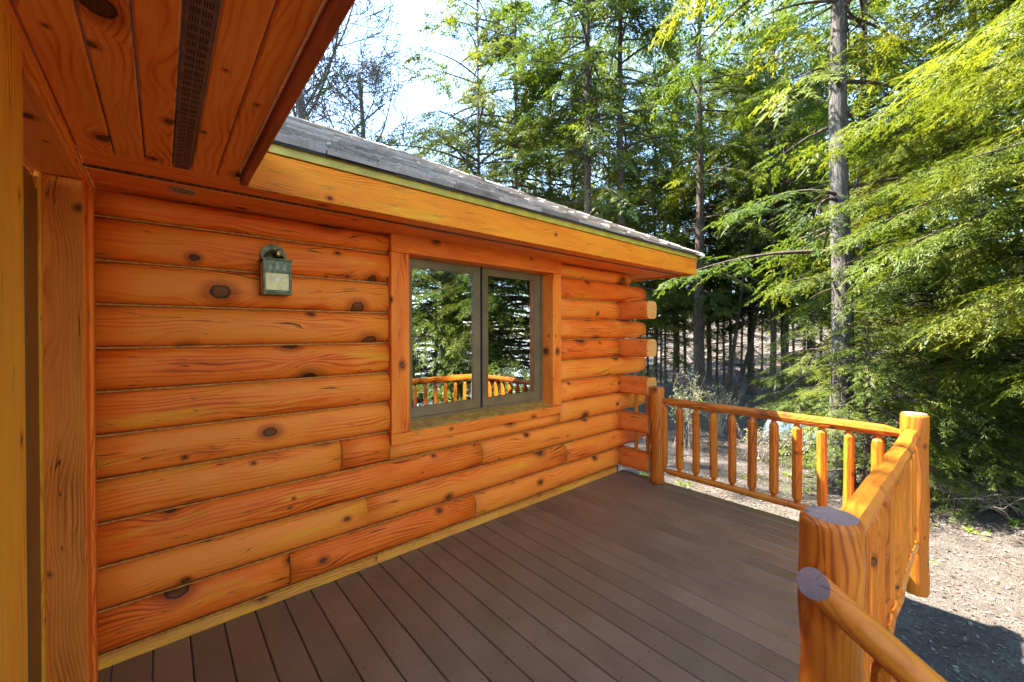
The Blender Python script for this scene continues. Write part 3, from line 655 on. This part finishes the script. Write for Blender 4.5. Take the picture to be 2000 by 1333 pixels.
# ------------------------------------------------------------------ trees
def kite(p, d, l, ww, dz):
    d = np.array([d[0], d[1], 0.]); d /= np.linalg.norm(d); n = np.array([-d[1], d[0], 0]); p = np.array(p); z = np.array([0, 0, 1.])
    return [p, p+d*l*.4+n*ww/2+z*dz*.3, p+d*l+z*dz, p+d*l*.4-n*ww/2+z*dz*.3]
def kite_frond(nside=8, L=.42, wl=.15, ww=.018, droop=.3, sub=0):
    """flat hemlock spray: twiglets on both sides of a drooping twig, local +x outward"""
    K = []
    for i in range(nside):
        for s_ in (-1, 1):
            if rng.random() < .12: continue
            t = (i+.25+.7*rng.random())/nside; x = L*t; l = wl*(1-.72*t)*rng.uniform(.55, 1.25)
            an = s_*R_(rng.uniform(30, 72)); d = (math.cos(an), math.sin(an)); z0 = -droop*.5*x*x/L+rng.uniform(-.01, .01); dz = -droop*l*rng.uniform(.1, 1.5)
            K.append(kite((x, 0, z0), d, l, ww, dz))
            for q in range(sub):
                u = (q+.4+.5*rng.random())/(sub+.3)
                for s2 in (-1, 1):
                    if rng.random() < .15: continue
                    a2 = an+s2*R_(rng.uniform(30, 60)); l2 = l*.42*(1.1-.6*u)*rng.uniform(.7, 1.3)
                    K.append(kite((x+d[0]*l*u, d[1]*l*u, z0+dz*u*u), (math.cos(a2), math.sin(a2)), l2, ww*.9, -droop*l2*rng.uniform(0, 1.5)))
    K.append(kite((L*.7, 0, -droop*.25*L), (1, .05), L*.42, ww, -droop*.28*L))
    return np.array(K)
class Crown:
    def __init__(s): s.V = []; s.var = []; s.bv = []; s.bf = []; s.nb = 0
    def sprays(s, frond, P, D, Uz, size, var):
        """instances of a frond: P origin, D outward dir, Uz normal"""
        if len(P) == 0: return
        if isinstance(frond, list):
            n = len(P)
            for i, f in enumerate(frond): s.sprays(f, P[i::len(frond)], D[i::len(frond)], Uz[i::len(frond)], size[i::len(frond)], var[i::len(frond)])
            return
        D = D/np.linalg.norm(D, axis=1, keepdims=True); Y = np.cross(Uz, D); Y /= np.linalg.norm(Y, axis=1, keepdims=True); Z = np.cross(D, Y)
        B = np.stack([D, Y, Z], 1)*size[:, None, None]
        W = np.einsum('kqc,ncd->nkqd', frond, B)+P[:, None, None, :]
        s.V.append(W.reshape(-1, 3)); v = np.repeat(var, frond.shape[0]*4)+rng.normal(0, .05, len(P)*frond.shape[0]).repeat(4); s.var.append(np.clip(v, 0, 1))
    def limb(s, pts, r0, r1, sides=4):
        n = len(pts); v, f = tube([Vector(p) for p in pts], list(np.linspace(r0, r1, n)), sides, False)
        s.bv += [tuple(x) for x in v]; s.bf += [tuple(i+s.nb for i in q) for q in f]; s.nb += len(v)
    def meshes(s, name):
        V = np.concatenate(s.V); F = np.arange(len(V)).reshape(-1, 4)
        cr = npmesh(name+'_crown', V, F, np.concatenate(s.var))
        br = npmesh(name+'_branches', np.array(s.bv), np.array(s.bf), smooth=True) if s.bv else None
        return cr, br
def hemlock(H, hb, Rm, nb, spb, frond, fs=1., droop=.35, dead=0, shape=1., az=None, keep=None, vmid=.45, topcut=1., rise=.12, under=None, lowshort=False):
    c = Crown(); P = []; D = []; S = []; VV = []
    spb0 = spb
    for b in range(nb+(under[0] if under else 0)):
        t = (b+rng.random())/nb*topcut; z = hb+(H-hb)*t**.85; spb = spb0
        if b < nb: L = Rm*((1-t)**.75*.9+.12)*rng.uniform(.55, 1.15)*shape
        if lowshort: L = min(L, Rm*np.clip(.34+(z-1.5)*.17, .3, 1.2))
        if b >= nb: z = rng.uniform(under[1], under[2]); L = Rm*rng.uniform(.35, .85); spb = spb0*.8
        a = rng.uniform(0, 6.283) if az is None else rng.normal(*az)
        if keep and not keep(a, z): continue
        m = max(6, int(L/.22)); pts = []; x = np.linspace(0, 1, m); wob = rng.normal(0, .05)
        up = rng.uniform(.5, 1.5)*rise; dr = droop*rng.uniform(.5, 1.3)
        for q in x:
            r = L*q; aa = a+wob*q*2; pts.append((r*math.cos(aa), r*math.sin(aa), z+L*(up*q-dr*q*q)))
        pts = np.array(pts); c.limb(pts, .012+.012*L, .003)
        ns = max(3, int(spb*L/Rm)); v0 = np.clip(rng.normal(vmid, .2), .05, .95)
        gap = rng.uniform(.12, .3)
        for i in range(ns):
            q = gap+(1-gap)*((i+rng.random())/ns)**.8; k = min(q*(m-1), m-1.001); j = int(k); p = pts[j]+(pts[j+1]-pts[j])*(k-j)
            tg = pts[j+1]-pts[j]; tg = tg/np.linalg.norm(tg); sd = np.array([-tg[1], tg[0], 0])*(1 if i % 2 else -1)
            mixv = rng.uniform(.5, 1.5) if q < .96 else .15
            d = tg+sd*mixv+np.array([0, 0, rng.normal(-.14, .16)])
            # second-level placement along a side twig so the bough is a broad flat fan
            off = rng.random()*L*.20*(1.15-q)*2.0
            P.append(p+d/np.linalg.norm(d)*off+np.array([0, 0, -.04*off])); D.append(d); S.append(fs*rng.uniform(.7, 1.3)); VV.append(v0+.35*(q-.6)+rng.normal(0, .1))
    for i in range(dead):
        z = rng.uniform(.6, hb+1.5); a = rng.uniform(0, 6.283); L = rng.uniform(.5, 1.6); pts = [(L*q*math.cos(a), L*q*math.sin(a), z+L*(.1*q-.35*q*q)) for q in np.linspace(0, 1, 5)]
        c.limb(pts, .011, .003, 3)
    P = np.array(P); D = np.array(D); n = len(P)
    U = np.tile([0, 0, 1.], (n, 1))+rng.normal(0, .22, (n, 3))
    c.sprays(frond, P, D, U, np.array(S), np.clip(np.array(VV), 0, 1)); return c
FR_M = [kite_frond(6, .46, .19, .034, .4, 1) for _ in range(4)]      # forest trees
FR_N = [kite_frond(6, .34, .13, .0105, .45, 3) for _ in range(5)]    # near boughs
FR_F = kite_frond(5, .95, .42, .10, .3)                              # far wood
def trunk_me(H, r, lean=(0, 0), sides=12, flare=1.35):
    n = 16; pts = []; rr = []; ph = random.uniform(0, 6)
    for i in range(n):
        t = i/(n-1); z = H*t**1.3-.25*(i == 0)
        pts.append((lean[0]*t+.05*math.sin(z*.7+ph)*min(1, z/3), lean[1]*t+.05*math.cos(z*.6+ph)*min(1, z/3), z)); rr.append(r*((1-t)**.75*.93+.07)*(1+(flare-1)*math.exp(-max(z, 0)*3.2)))
    v, f = tube(pts, rr, sides, True, .05); return pydata('trunk', v, f, True)
T = {}
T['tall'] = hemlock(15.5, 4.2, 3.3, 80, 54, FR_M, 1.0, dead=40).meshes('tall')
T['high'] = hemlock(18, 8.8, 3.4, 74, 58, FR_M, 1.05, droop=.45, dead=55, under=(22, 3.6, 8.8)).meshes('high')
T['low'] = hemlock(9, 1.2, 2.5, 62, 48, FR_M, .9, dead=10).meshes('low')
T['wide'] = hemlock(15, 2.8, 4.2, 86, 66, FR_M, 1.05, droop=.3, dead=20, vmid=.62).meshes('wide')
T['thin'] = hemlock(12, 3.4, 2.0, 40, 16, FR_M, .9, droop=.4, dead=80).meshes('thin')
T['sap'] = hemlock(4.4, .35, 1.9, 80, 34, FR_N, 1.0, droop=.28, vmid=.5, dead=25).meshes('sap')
def tree(name, label, px, Z, kind, dia, H, rot=0, sc=1., bark=None, lean=(0, 0), xy=None, fol=None, group=None):
    x, y = xy if xy else at(px, Z); z = float(gz(x, y))
    t = empty(name, label, 'tree', (x, y, z), group); cr, br = T[kind]
    link('trunk', trunk_me(H, dia/2, lean), bark or BARK, t)
    mt = fol or HEM
    if not cr.materials: cr.materials.append(HEM); br.materials.append(BARK)
    o = bpy.data.objects.new('crown', cr); COL.objects.link(o); o.parent = t; o.rotation_euler = (0, 0, rot); o.scale = (sc, sc, sc)
    if lean != (0, 0): o.location = (lean[0]*.45, lean[1]*.45, 0)
    if fol: o.material_slots[0].link = 'OBJECT'; o.material_slots[0].material = fol
    b = bpy.data.objects.new('branches', br); COL.objects.link(b); b.parent = t; b.rotation_euler = o.rotation_euler; b.scale = o.scale; b.location = o.location; b['kind'] = 'stuff'
    return t
G = 'hemlock trees behind the cabin'
for a in (('hemlock_tree', 'tall hemlock with yellow green crown nearest the open sky', 1008, 15.5, 'wide', .26, 17, 1.0, 1.0, HEMB),
          ('hemlock_tree', 'hemlock with bare brown trunk rising left of the forked one above the roof', 1148, 13.5, 'high', .34, 20, 2.2, 1.0, None),
          ('hemlock_tree', 'hemlock with long spreading limbs above the roof, right of its bare neighbour', 1212, 14.5, 'high', .36, 20, 4.1, 1.08, None),
          ('hemlock_tree', 'slender hemlock between the roof trunks and the thick straight trunk', 1280, 21, 'tall', .22, 19, .4, .95, None),
          ('hemlock_tree', 'hemlock with thick straight trunk standing just past the eave corner', 1366, 17.4, 'high', .50, 20, 5.2, 1.1, None),
          ('hemlock_tree', 'dense hemlock with low green boughs behind the log corner', 1322, 22, 'tall', .26, 19, 3.3, 1.0, None),
          ('hemlock_tree', 'tall hemlock with dark trunk left of the paired trunks beyond the railing', 1468, 20.5, 'tall', .36, 19, 1.7, 1.0, None),
          ('hemlock_tree', 'dark hemlock trunk, left one of the close pair beyond the railing', 1509, 17.5, 'high', .28, 20, 2.9, .95, None),
          ('hemlock_tree', 'dark hemlock trunk, right one of the close pair beyond the railing', 1530, 18.6, 'tall', .24, 19, .9, .95, None),
          ('hemlock_tree', 'hemlock with darker trunk close behind the big grey trunk', 1684, 12.5, 'high', .30, 20, 1.2, 1.0, None),
          ('hemlock_tree', 'hemlock with wide dark trunk half hidden by boughs on the right', 1893, 14.5, 'wide', .75, 17, 4.4, 1.0, None),
          ('hemlock_tree', 'leafy hemlock filling the gap right of the forked trunk', 1580, 24, 'wide', .3, 17, 2.0, 1.15, None),
          ('hemlock_tree', 'hemlock with shaded crown behind the big grey trunk', 1740, 20, 'tall', .3, 19, 5.5, 1.1, None),
          ('hemlock_tree', 'hemlock with leafy crown left of the two roof trunks', 1075, 18, 'wide', .24, 15, 3.0, 1.0, None),
          ('hemlock_tree', 'hemlock with yellow green boughs hanging at the edge of the open sky', 935, 18, 'wide', .24, 19, 5.0, 1.32, HEMB),
          ('hemlock_tree', 'hemlock with leafy crown behind the eave corner', 1250, 22, 'wide', .22, 15, 1.4, .95, None),
          ('hemlock_tree', 'hemlock with broad boughs right of the thick straight trunk', 1428, 22, 'tall', .2, 15, .2, .95, None),
          ('hemlock_tree', 'hemlock with broad boughs left of the big grey trunk', 1588, 19, 'tall', .2, 15, 4.0, 1.0, None),
          ('hemlock_tree', 'bushy hemlock right of the big grey trunk', 1725, 12.5, 'low', .13, 9, 2.1, 1.2, None),
          ('hemlock_tree', 'bushy hemlock above the corner post', 1800, 13, 'low', .13, 9, 4.1, 1.3, HEMB),
          ('hemlock_tree', 'bushy hemlock left of the wide dark trunk', 1850, 12, 'low', .12, 9, 5.1, 1.25, None),
          ('hemlock_tree', 'bushy hemlock at the right edge behind the sweeping boughs', 1985, 9.6, 'low', .12, 9, .9, 1.3, HEMB),
          ('hemlock_tree', 'hemlock with full crown behind the bare trunk above the roof', 1120, 22, 'wide', .26, 19, 1.0, 1.35, None),
          ('hemlock_tree', 'hemlock with full crown behind the trunk with spreading limbs', 1190, 24, 'wide', .26, 19, 2.3, 1.35, HEMB),
          ('hemlock_tree', 'hemlock with full crown just left of the thick straight trunk', 1318, 23, 'wide', .26, 19, 3.7, 1.35, None),
          ('hemlock_tree', 'hemlock with full crown behind the thick straight trunk', 1385, 25, 'wide', .26, 19, 5.0, 1.35, HEMB),
          ('hemlock_tree', 'hemlock with full crown above the leaning pair of trunks', 1465, 24, 'wide', .26, 19, 0.6, 1.35, None),
          ('hemlock_tree', 'hemlock with full crown above the close pair of trunks', 1535, 22, 'wide', .26, 19, 2.8, 1.35, HEMB),
          ('hemlock_tree', 'hemlock with full crown right behind the big grey trunk', 1650, 20, 'wide', .26, 19, 4.6, 1.35, None),
          ('hemlock_tree', 'understory hemlock with pale green boughs low beside the straight trunk', 1415, 20, 'low', .14, 11, 2.6, .85, None),
          ('hemlock_tree', 'small understory hemlock behind the log ends', 1290, 20, 'low', .12, 11, .7, .8, None)):
    nm, lb, px, Z, kd, dia, H, rot, sc, fol = a; tree(nm, lb, px, Z, kd, dia, H, rot, sc, fol=fol, group=G)
tree('hemlock_tree', 'big hemlock with thick grey furrowed trunk just beyond the railing', 1641, 7.25, 'high', .37, 20, 3.6, 1.0, BARKG, group=G)
for i, (px, Z, lx, lb) in enumerate(((1412, 18.2, 1.9, 'thin leaning trunk slanting right, left one of the leaning pair'), (1433, 18.8, 2.6, 'thin leaning trunk slanting right, right one of the leaning pair'))):
    r = Vector((_r.x, _r.y, 0)); tree('leaning_tree', lb, px, Z, 'thin', .2, 13, i, .9, lean=(r.x*lx, r.y*lx), group='leaning trees')
for i, (px, Z, d) in enumerate(((1300, 24, .16), (1318, 26, .14), (1338, 25, .2), (1388, 24, .13), (1400, 21, .15), (1448, 25, .15), (1488, 26, .14), (1550, 23, .15), (1572, 27, .16), (1605, 22, .14), (1265, 20, .14), (1720, 26, .2), (1765, 24, .18), (1935, 24, .2))):
    tree('thin_tree', 'thin dark trunk with dead twigs in the wood beyond the railing', px, Z, 'thin', d, 14, i*1.3, random.uniform(.85, 1.1), group='thin trunks in the wood')
# saplings and boughs beyond the corner post
def place(name, label, xy, meshes, trunk, bark, fol, rot=0, sc=1., cat='tree', group=None):
    z = float(gz(*xy)); t = empty(name, label, cat, (*xy, z), group); cr, br = meshes
    link('trunk', trunk, bark, t)
    for nm, me, mt in (('crown', cr, fol), ('branches', br, BARK)):
        if not me.materials: me.materials.append(mt)
        o = bpy.data.objects.new(nm, me); COL.objects.link(o); o.parent = t; o.rotation_euler = (0, 0, rot); o.scale = (sc, sc, sc)
        if nm == 'branches': o['kind'] = 'stuff'
        if me.materials[0] != mt: o.material_slots[0].link = 'OBJECT'; o.material_slots[0].material = mt
    return t
place('hemlock_sapling', 'young hemlock with slim olive stem just right of the corner post', at(1822, 7.0), T['sap'], trunk_me(4.6, .05), plain('olive_stem', (.14, .12, .03), .9, 0, 20, .3), HEM, 1.0, 1.0)
place('hemlock_sapling', 'low spreading young hemlock right of the corner post by the bare ground', at(1945, 7.0), T['sap'], trunk_me(3.6, .045), BARK, HEMB, 3.4, .8)
place('hemlock_sapling', 'young hemlock with pale boughs between the grey trunk and the corner post', at(1745, 8.6), T['sap'], trunk_me(4.4, .05), BARK, HEMB, 5.0, .95)
place('hemlock_sapling', 'low young hemlock with pale boughs in front of the big grey trunk', at(1690, 6.6), T['sap'], trunk_me(3.0, .04), BARK, HEMB, 2.0, .66)
place('hemlock_sapling', 'low young hemlock with drooping boughs right beside the corner post', at(1868, 6.5), T['sap'], trunk_me(2.8, .04), BARK, HEMB, 4.2, .62)
place('hemlock_sapling', 'low young hemlock at the right edge of the bare ground', at(2010, 6.6), T['sap'], trunk_me(2.8, .04), BARK, HEMB, 1.2, .64)
place('hemlock_sapling', 'low young hemlock with pale boughs left of the big grey trunk', at(1590, 9.6), T['sap'], trunk_me(3.6, .04), BARK, HEMB, .6, .8)
# the big hemlock whose boughs sweep in from the right
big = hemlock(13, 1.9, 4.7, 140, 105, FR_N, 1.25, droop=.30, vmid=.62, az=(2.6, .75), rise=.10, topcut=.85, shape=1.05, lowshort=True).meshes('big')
place('hemlock_tree', 'large hemlock with sunlit yellow green boughs sweeping in from the right edge', (8.2, -2.75), big, trunk_me(16, .24), BARKL, HEMB, group=G)
place('hemlock_tree', 'hemlock with sunlit boughs right of the corner post, trunk outside the frame', (10.6, -1.15), big, trunk_me(14, .17), BARK, HEMB, .35, .9, group=G)
big2 = hemlock(12, 1.6, 3.4, 56, 60, FR_N, 1.15, droop=.32, vmid=.55, az=(2.3, 1.0), topcut=.8, lowshort=True).meshes('big2')
place('hemlock_tree', 'hemlock with thick trunk mirrored in the left window pane', (6.3, -4.4), big2, trunk_me(15, .36), BARKL, HEMB, group=G)
for i, (xy, sc, lb) in enumerate((((6.9, -3.4), 1.5, 'young hemlock mirrored at the right of the window, by the deck corner'), ((5.3, -4.9), 1.6, 'young hemlock mirrored at the left of the window, near the water'), ((8.6, -5.6), 1.9, 'young hemlock mirrored behind the thick trunk in the window'))):
    place('hemlock_sapling', lb, xy, T['sap'], trunk_me(4.6*sc, .06), BARK, HEMB, i*2., sc)
# woods on the water side, seen in the window
for i, (xy, kd, lb) in enumerate((((12.5, -6.5), 'tall', 'hemlock right of the frame, seen only in the right window pane'), ((6.0, -9.8), 'wide', 'hemlock by the water, seen at the left of the window reflection'), ((9.0, -8.2), 'wide', 'hemlock by the water, seen in the middle of the window reflection'), ((14.5, -3.4), 'wide', 'hemlock behind the sweeping boughs at the right edge'))):
    tree('hemlock_tree', lb, 0, 0, kd, .32, 19, i*1.1, 1., xy=xy, group=G)
tree('hemlock_tree', 'hemlock behind the cabin left of the frame, throwing shade on the thick near post', 0, 0, 'wide', .4, 17, 2., 1.1, xy=(-2.5, 7.9), group=G)
for i, xy in enumerate(((7.5, -12.2), (10.5, -12.6), (13.5, -11), (5.5, -12.8))):
    tree('thin_tree', 'thin dark trunk on the shore, seen only mirrored in the window', 0, 0, 'thin', .2, 14, i*2., 1., xy=xy, group='shore trunks mirrored in the window')
# far wood as one mass
c = Crown()
for i in range(230):
    side = 4 if i > 200 else 0
    if side < 4:
        px = rng.uniform(880, 2150); Z = rng.uniform(27, 60) if not 1200 < px < 1680 else rng.uniform(60, 72); x, y = at(px, Z)
    else: x, y = rng.uniform(-30, 110), rng.uniform(-75, -60)
    if side == 4: x, y = x, y
    z = float(gz(x, y)) if side < 4 else -3.0; H = rng.uniform(11, 19) if side == 0 else rng.uniform(7, 11)
    if px < 1000 and side < 4: H *= .45
    nsp = 60; t = rng.random(nsp)**.8; th = rng.uniform(0, 6.283, nsp); rr = (1-t)*rng.uniform(2., 3.2)*np.sqrt(rng.random(nsp))
    P = np.stack([x+rr*np.cos(th), y+rr*np.sin(th), z+2.2+(H-2.2)*t], 1); D = np.stack([np.cos(th), np.sin(th), -.3+0*th], 1)
    c.sprays(FR_F, P, D, np.tile([0, 0, 1.], (nsp, 1))+rng.normal(0, .3, (nsp, 3)), rng.uniform(.8, 1.7, nsp), rng.uniform(.2, .75, nsp))
    c.limb([(x, y, z-.3), (x, y, z+H*.5), (x, y, z+H)], .14, .03)
fw, fb = c.meshes('far')
tag(link('far_wood', fw, HEM), 'far green wood closing the view behind the trees', 'wood', kind='stuff'); tag(link('far_trunks', fb, BARK), 'far thin trunks of the wood behind the trees', 'wood', kind='stuff')

# bare trees behind the roof
def bare(H, r, seed, spread=.5, fol=.12, levels=4):
    rs = random.Random(seed); V = []; F = []; tw = []
    def grow(p, d, L, rad, lev):
        n = 5 if lev < 3 else 3; pts = [p]; q = p.copy(); dd = d.copy()
        for i in range(n):
            dd = (dd+Vector((rs.gauss(0, .10), rs.gauss(0, .10), rs.gauss(.035, .05)))).normalized(); q = q+dd*(L/n); pts.append(q.copy())
        v, f = tube(pts, [max(.012, rad*(1-.55*i/n)) for i in range(n+1)], 6 if lev == 0 else 4 if lev < 3 else 3, False); b = len(V); V.extend(v); F.extend([tuple(i+b for i in x) for x in f])
        if lev >= levels:
            tw.append((pts[-1], dd)); return
        k = {0: 20, 1: 8, 2: 5, 3: 4}.get(lev, 3)
        for i in range(k):
            t = (.28 if lev == 0 else .2)+(.72 if lev == 0 else .78)*(i+rs.random())/k; j = min(int(t*n), n-1); pp = pts[j].lerp(pts[j+1], t*n-j)
            a = rs.uniform(0, 6.283); ax = dd.orthogonal().normalized(); ax.rotate(Matrix.Rotation(a, 3, dd)); an = rs.uniform(.55, 1.1)
            nd = (dd*math.cos(an)+ax*math.sin(an)); nd.z = nd.z*.8+.12
            LL = L*(.30*(1.25-t*.7) if lev == 0 else .52*(1.15-.4*t))*rs.uniform(.7, 1.25)
            grow(pp, nd.normalized(), LL, rad*(1-.55*t)*(.36 if lev == 0 else .5), lev+1)
    grow(Vector((0, 0, -.2)), Vector((0, 0, 1)), H, r, 0)
    me = pydata('limbs', V, F, True); P = [p for p, d in tw if rs.random() < fol and p.z < H*.72]; D = [Vector((rs.gauss(0, 1), rs.gauss(0, 1), -.2)) for p in P]
    cm = None
    if P:
        c = Crown(); n = len(P); c.sprays(FR_M, np.array(P), np.array(D), np.tile([0, 0, 1.], (n, 1))+rng.normal(0, .2, (n, 3)), rng.uniform(.6, 1.0, n), rng.uniform(0, .4, n)); cm, _ = c.meshes('tufts')
    return me, cm
B1 = bare(17.5, .22, 3, fol=.10); B2 = bare(17, .20, 8, fol=.2)
for i, (lb, px, Z, b, sc, rot) in enumerate((('bare tree whose crown stands alone against the sky behind the roof', 742, 17.5, B2, 1.02, .3), ('bare tree with long crooked limbs next to the eave', 655, 16.5, B1, 1.25, 1.2), ('bare tree nearly hidden by the eave edge', 610, 18.5, B2, 1.3, 2.4),
        ('small distant bare tree low over the ridge against the sky', 872, 27, B1, .82, 4.), ('small distant bare tree beside the yellow green crown', 905, 30, B2, .85, 5.1))):
    x, y = at(px, Z); t = empty('bare_tree', lb, 'tree', (x, y, float(gz(x, y))), 'bare trees behind the roof')
    o = link('limbs', b[0], BARKG, t, (0, 0, 0), (0, 0, rot), (sc, sc, sc))
    if b[1]: link('needle_tufts', b[1], HEM, t, (0, 0, 0), (0, 0, rot), (sc, sc, sc))

# shrubs and dead brush
def shrub(nst, h, spread, leaves, seed):
    rs = random.Random(seed); V = []; F = []; P = []
    for i in range(nst):
        a = rs.uniform(0, 6.283); rr = rs.uniform(.2, 1)*spread; p = Vector((.15*rs.gauss(0, 1), .15*rs.gauss(0, 1), -.05)); e = Vector((rr*math.cos(a), rr*math.sin(a), h*rs.uniform(.5, 1.1)))
        pts = [p, p.lerp(e, .35)+Vector((0, 0, .15*h)), p.lerp(e, .7)+Vector((rs.gauss(0, .05), rs.gauss(0, .05), .08*h)), e]
        v, f = tube(pts, [.008, .006, .004, .002], 3, False); b = len(V); V += v; F += [tuple(k+b for k in x) for x in f]
        for j in range(6):
            t = rs.uniform(.3, 1); s = pts[1].lerp(pts[3], t); q = s+Vector((rs.gauss(0, .16), rs.gauss(0, .16), rs.gauss(.03, .12)))
            v, f = tube([s, s.lerp(q, .5)+Vector((0, 0, .02)), q], [.004, .003, .0015], 3, False); b = len(V); V += v; F += [tuple(k+b for k in x) for x in f]; P.append(q); P.append(s.lerp(q, .6))
    me = pydata('stems', V, F); lm = None
    if leaves:
        pp = np.array([tuple(p) for p in P for _ in range(leaves)])+rng.normal(0, .035, (len(P)*leaves, 3)); n = len(pp)
        lm = scatter_quads('leaves', pp, rng.uniform(.025, .06, n), rng.uniform(.014, .032, n), LEAFM, .6, lift=0)
    return me, lm
def shrub_at(label, xy, sh, rot=0., sc=1., name='shrub', cat='shrub'):
    t = empty(name, label, cat, (*xy, float(gz(*xy)))); link('stems', sh[0], TWIG, t, (0, 0, 0), (0, 0, rot), (sc, sc, sc))
    if sh[1]: link('leaves', sh[1], LEAFM, t, (0, 0, 0), (0, 0, rot), (sc, sc, sc))
S1 = shrub(26, 1.35, .75, 2, 5); S2 = shrub(14, .7, .45, 1, 9); S3 = shrub(46, .55, 1.3, 0, 12)
shrub_at('pale leafy shrub behind the far railing post', at(1335, 9.6), S1, 0, 1.15)
shrub_at('pale twiggy shrub behind the middle of the far railing', at(1405, 10.8), S1, 2., .85)
shrub_at('small spring shrub in front of the pale tank', at(1545, 8.3), S2, 0, 1.)
shrub_at('small spring shrub left of the pale tank', at(1478, 8.9), S2, 2.2, 1.05)
shrub_at('tangle of bare dead brush on the ground right of the corner post', at(1890, 6.2), S3, .5, .8, 'brush_pile', 'brush')
shrub_at('tangle of bare dead brush at the right edge under the low boughs', at(2010, 5.9), S3, 2.5, .7, 'brush_pile', 'brush')
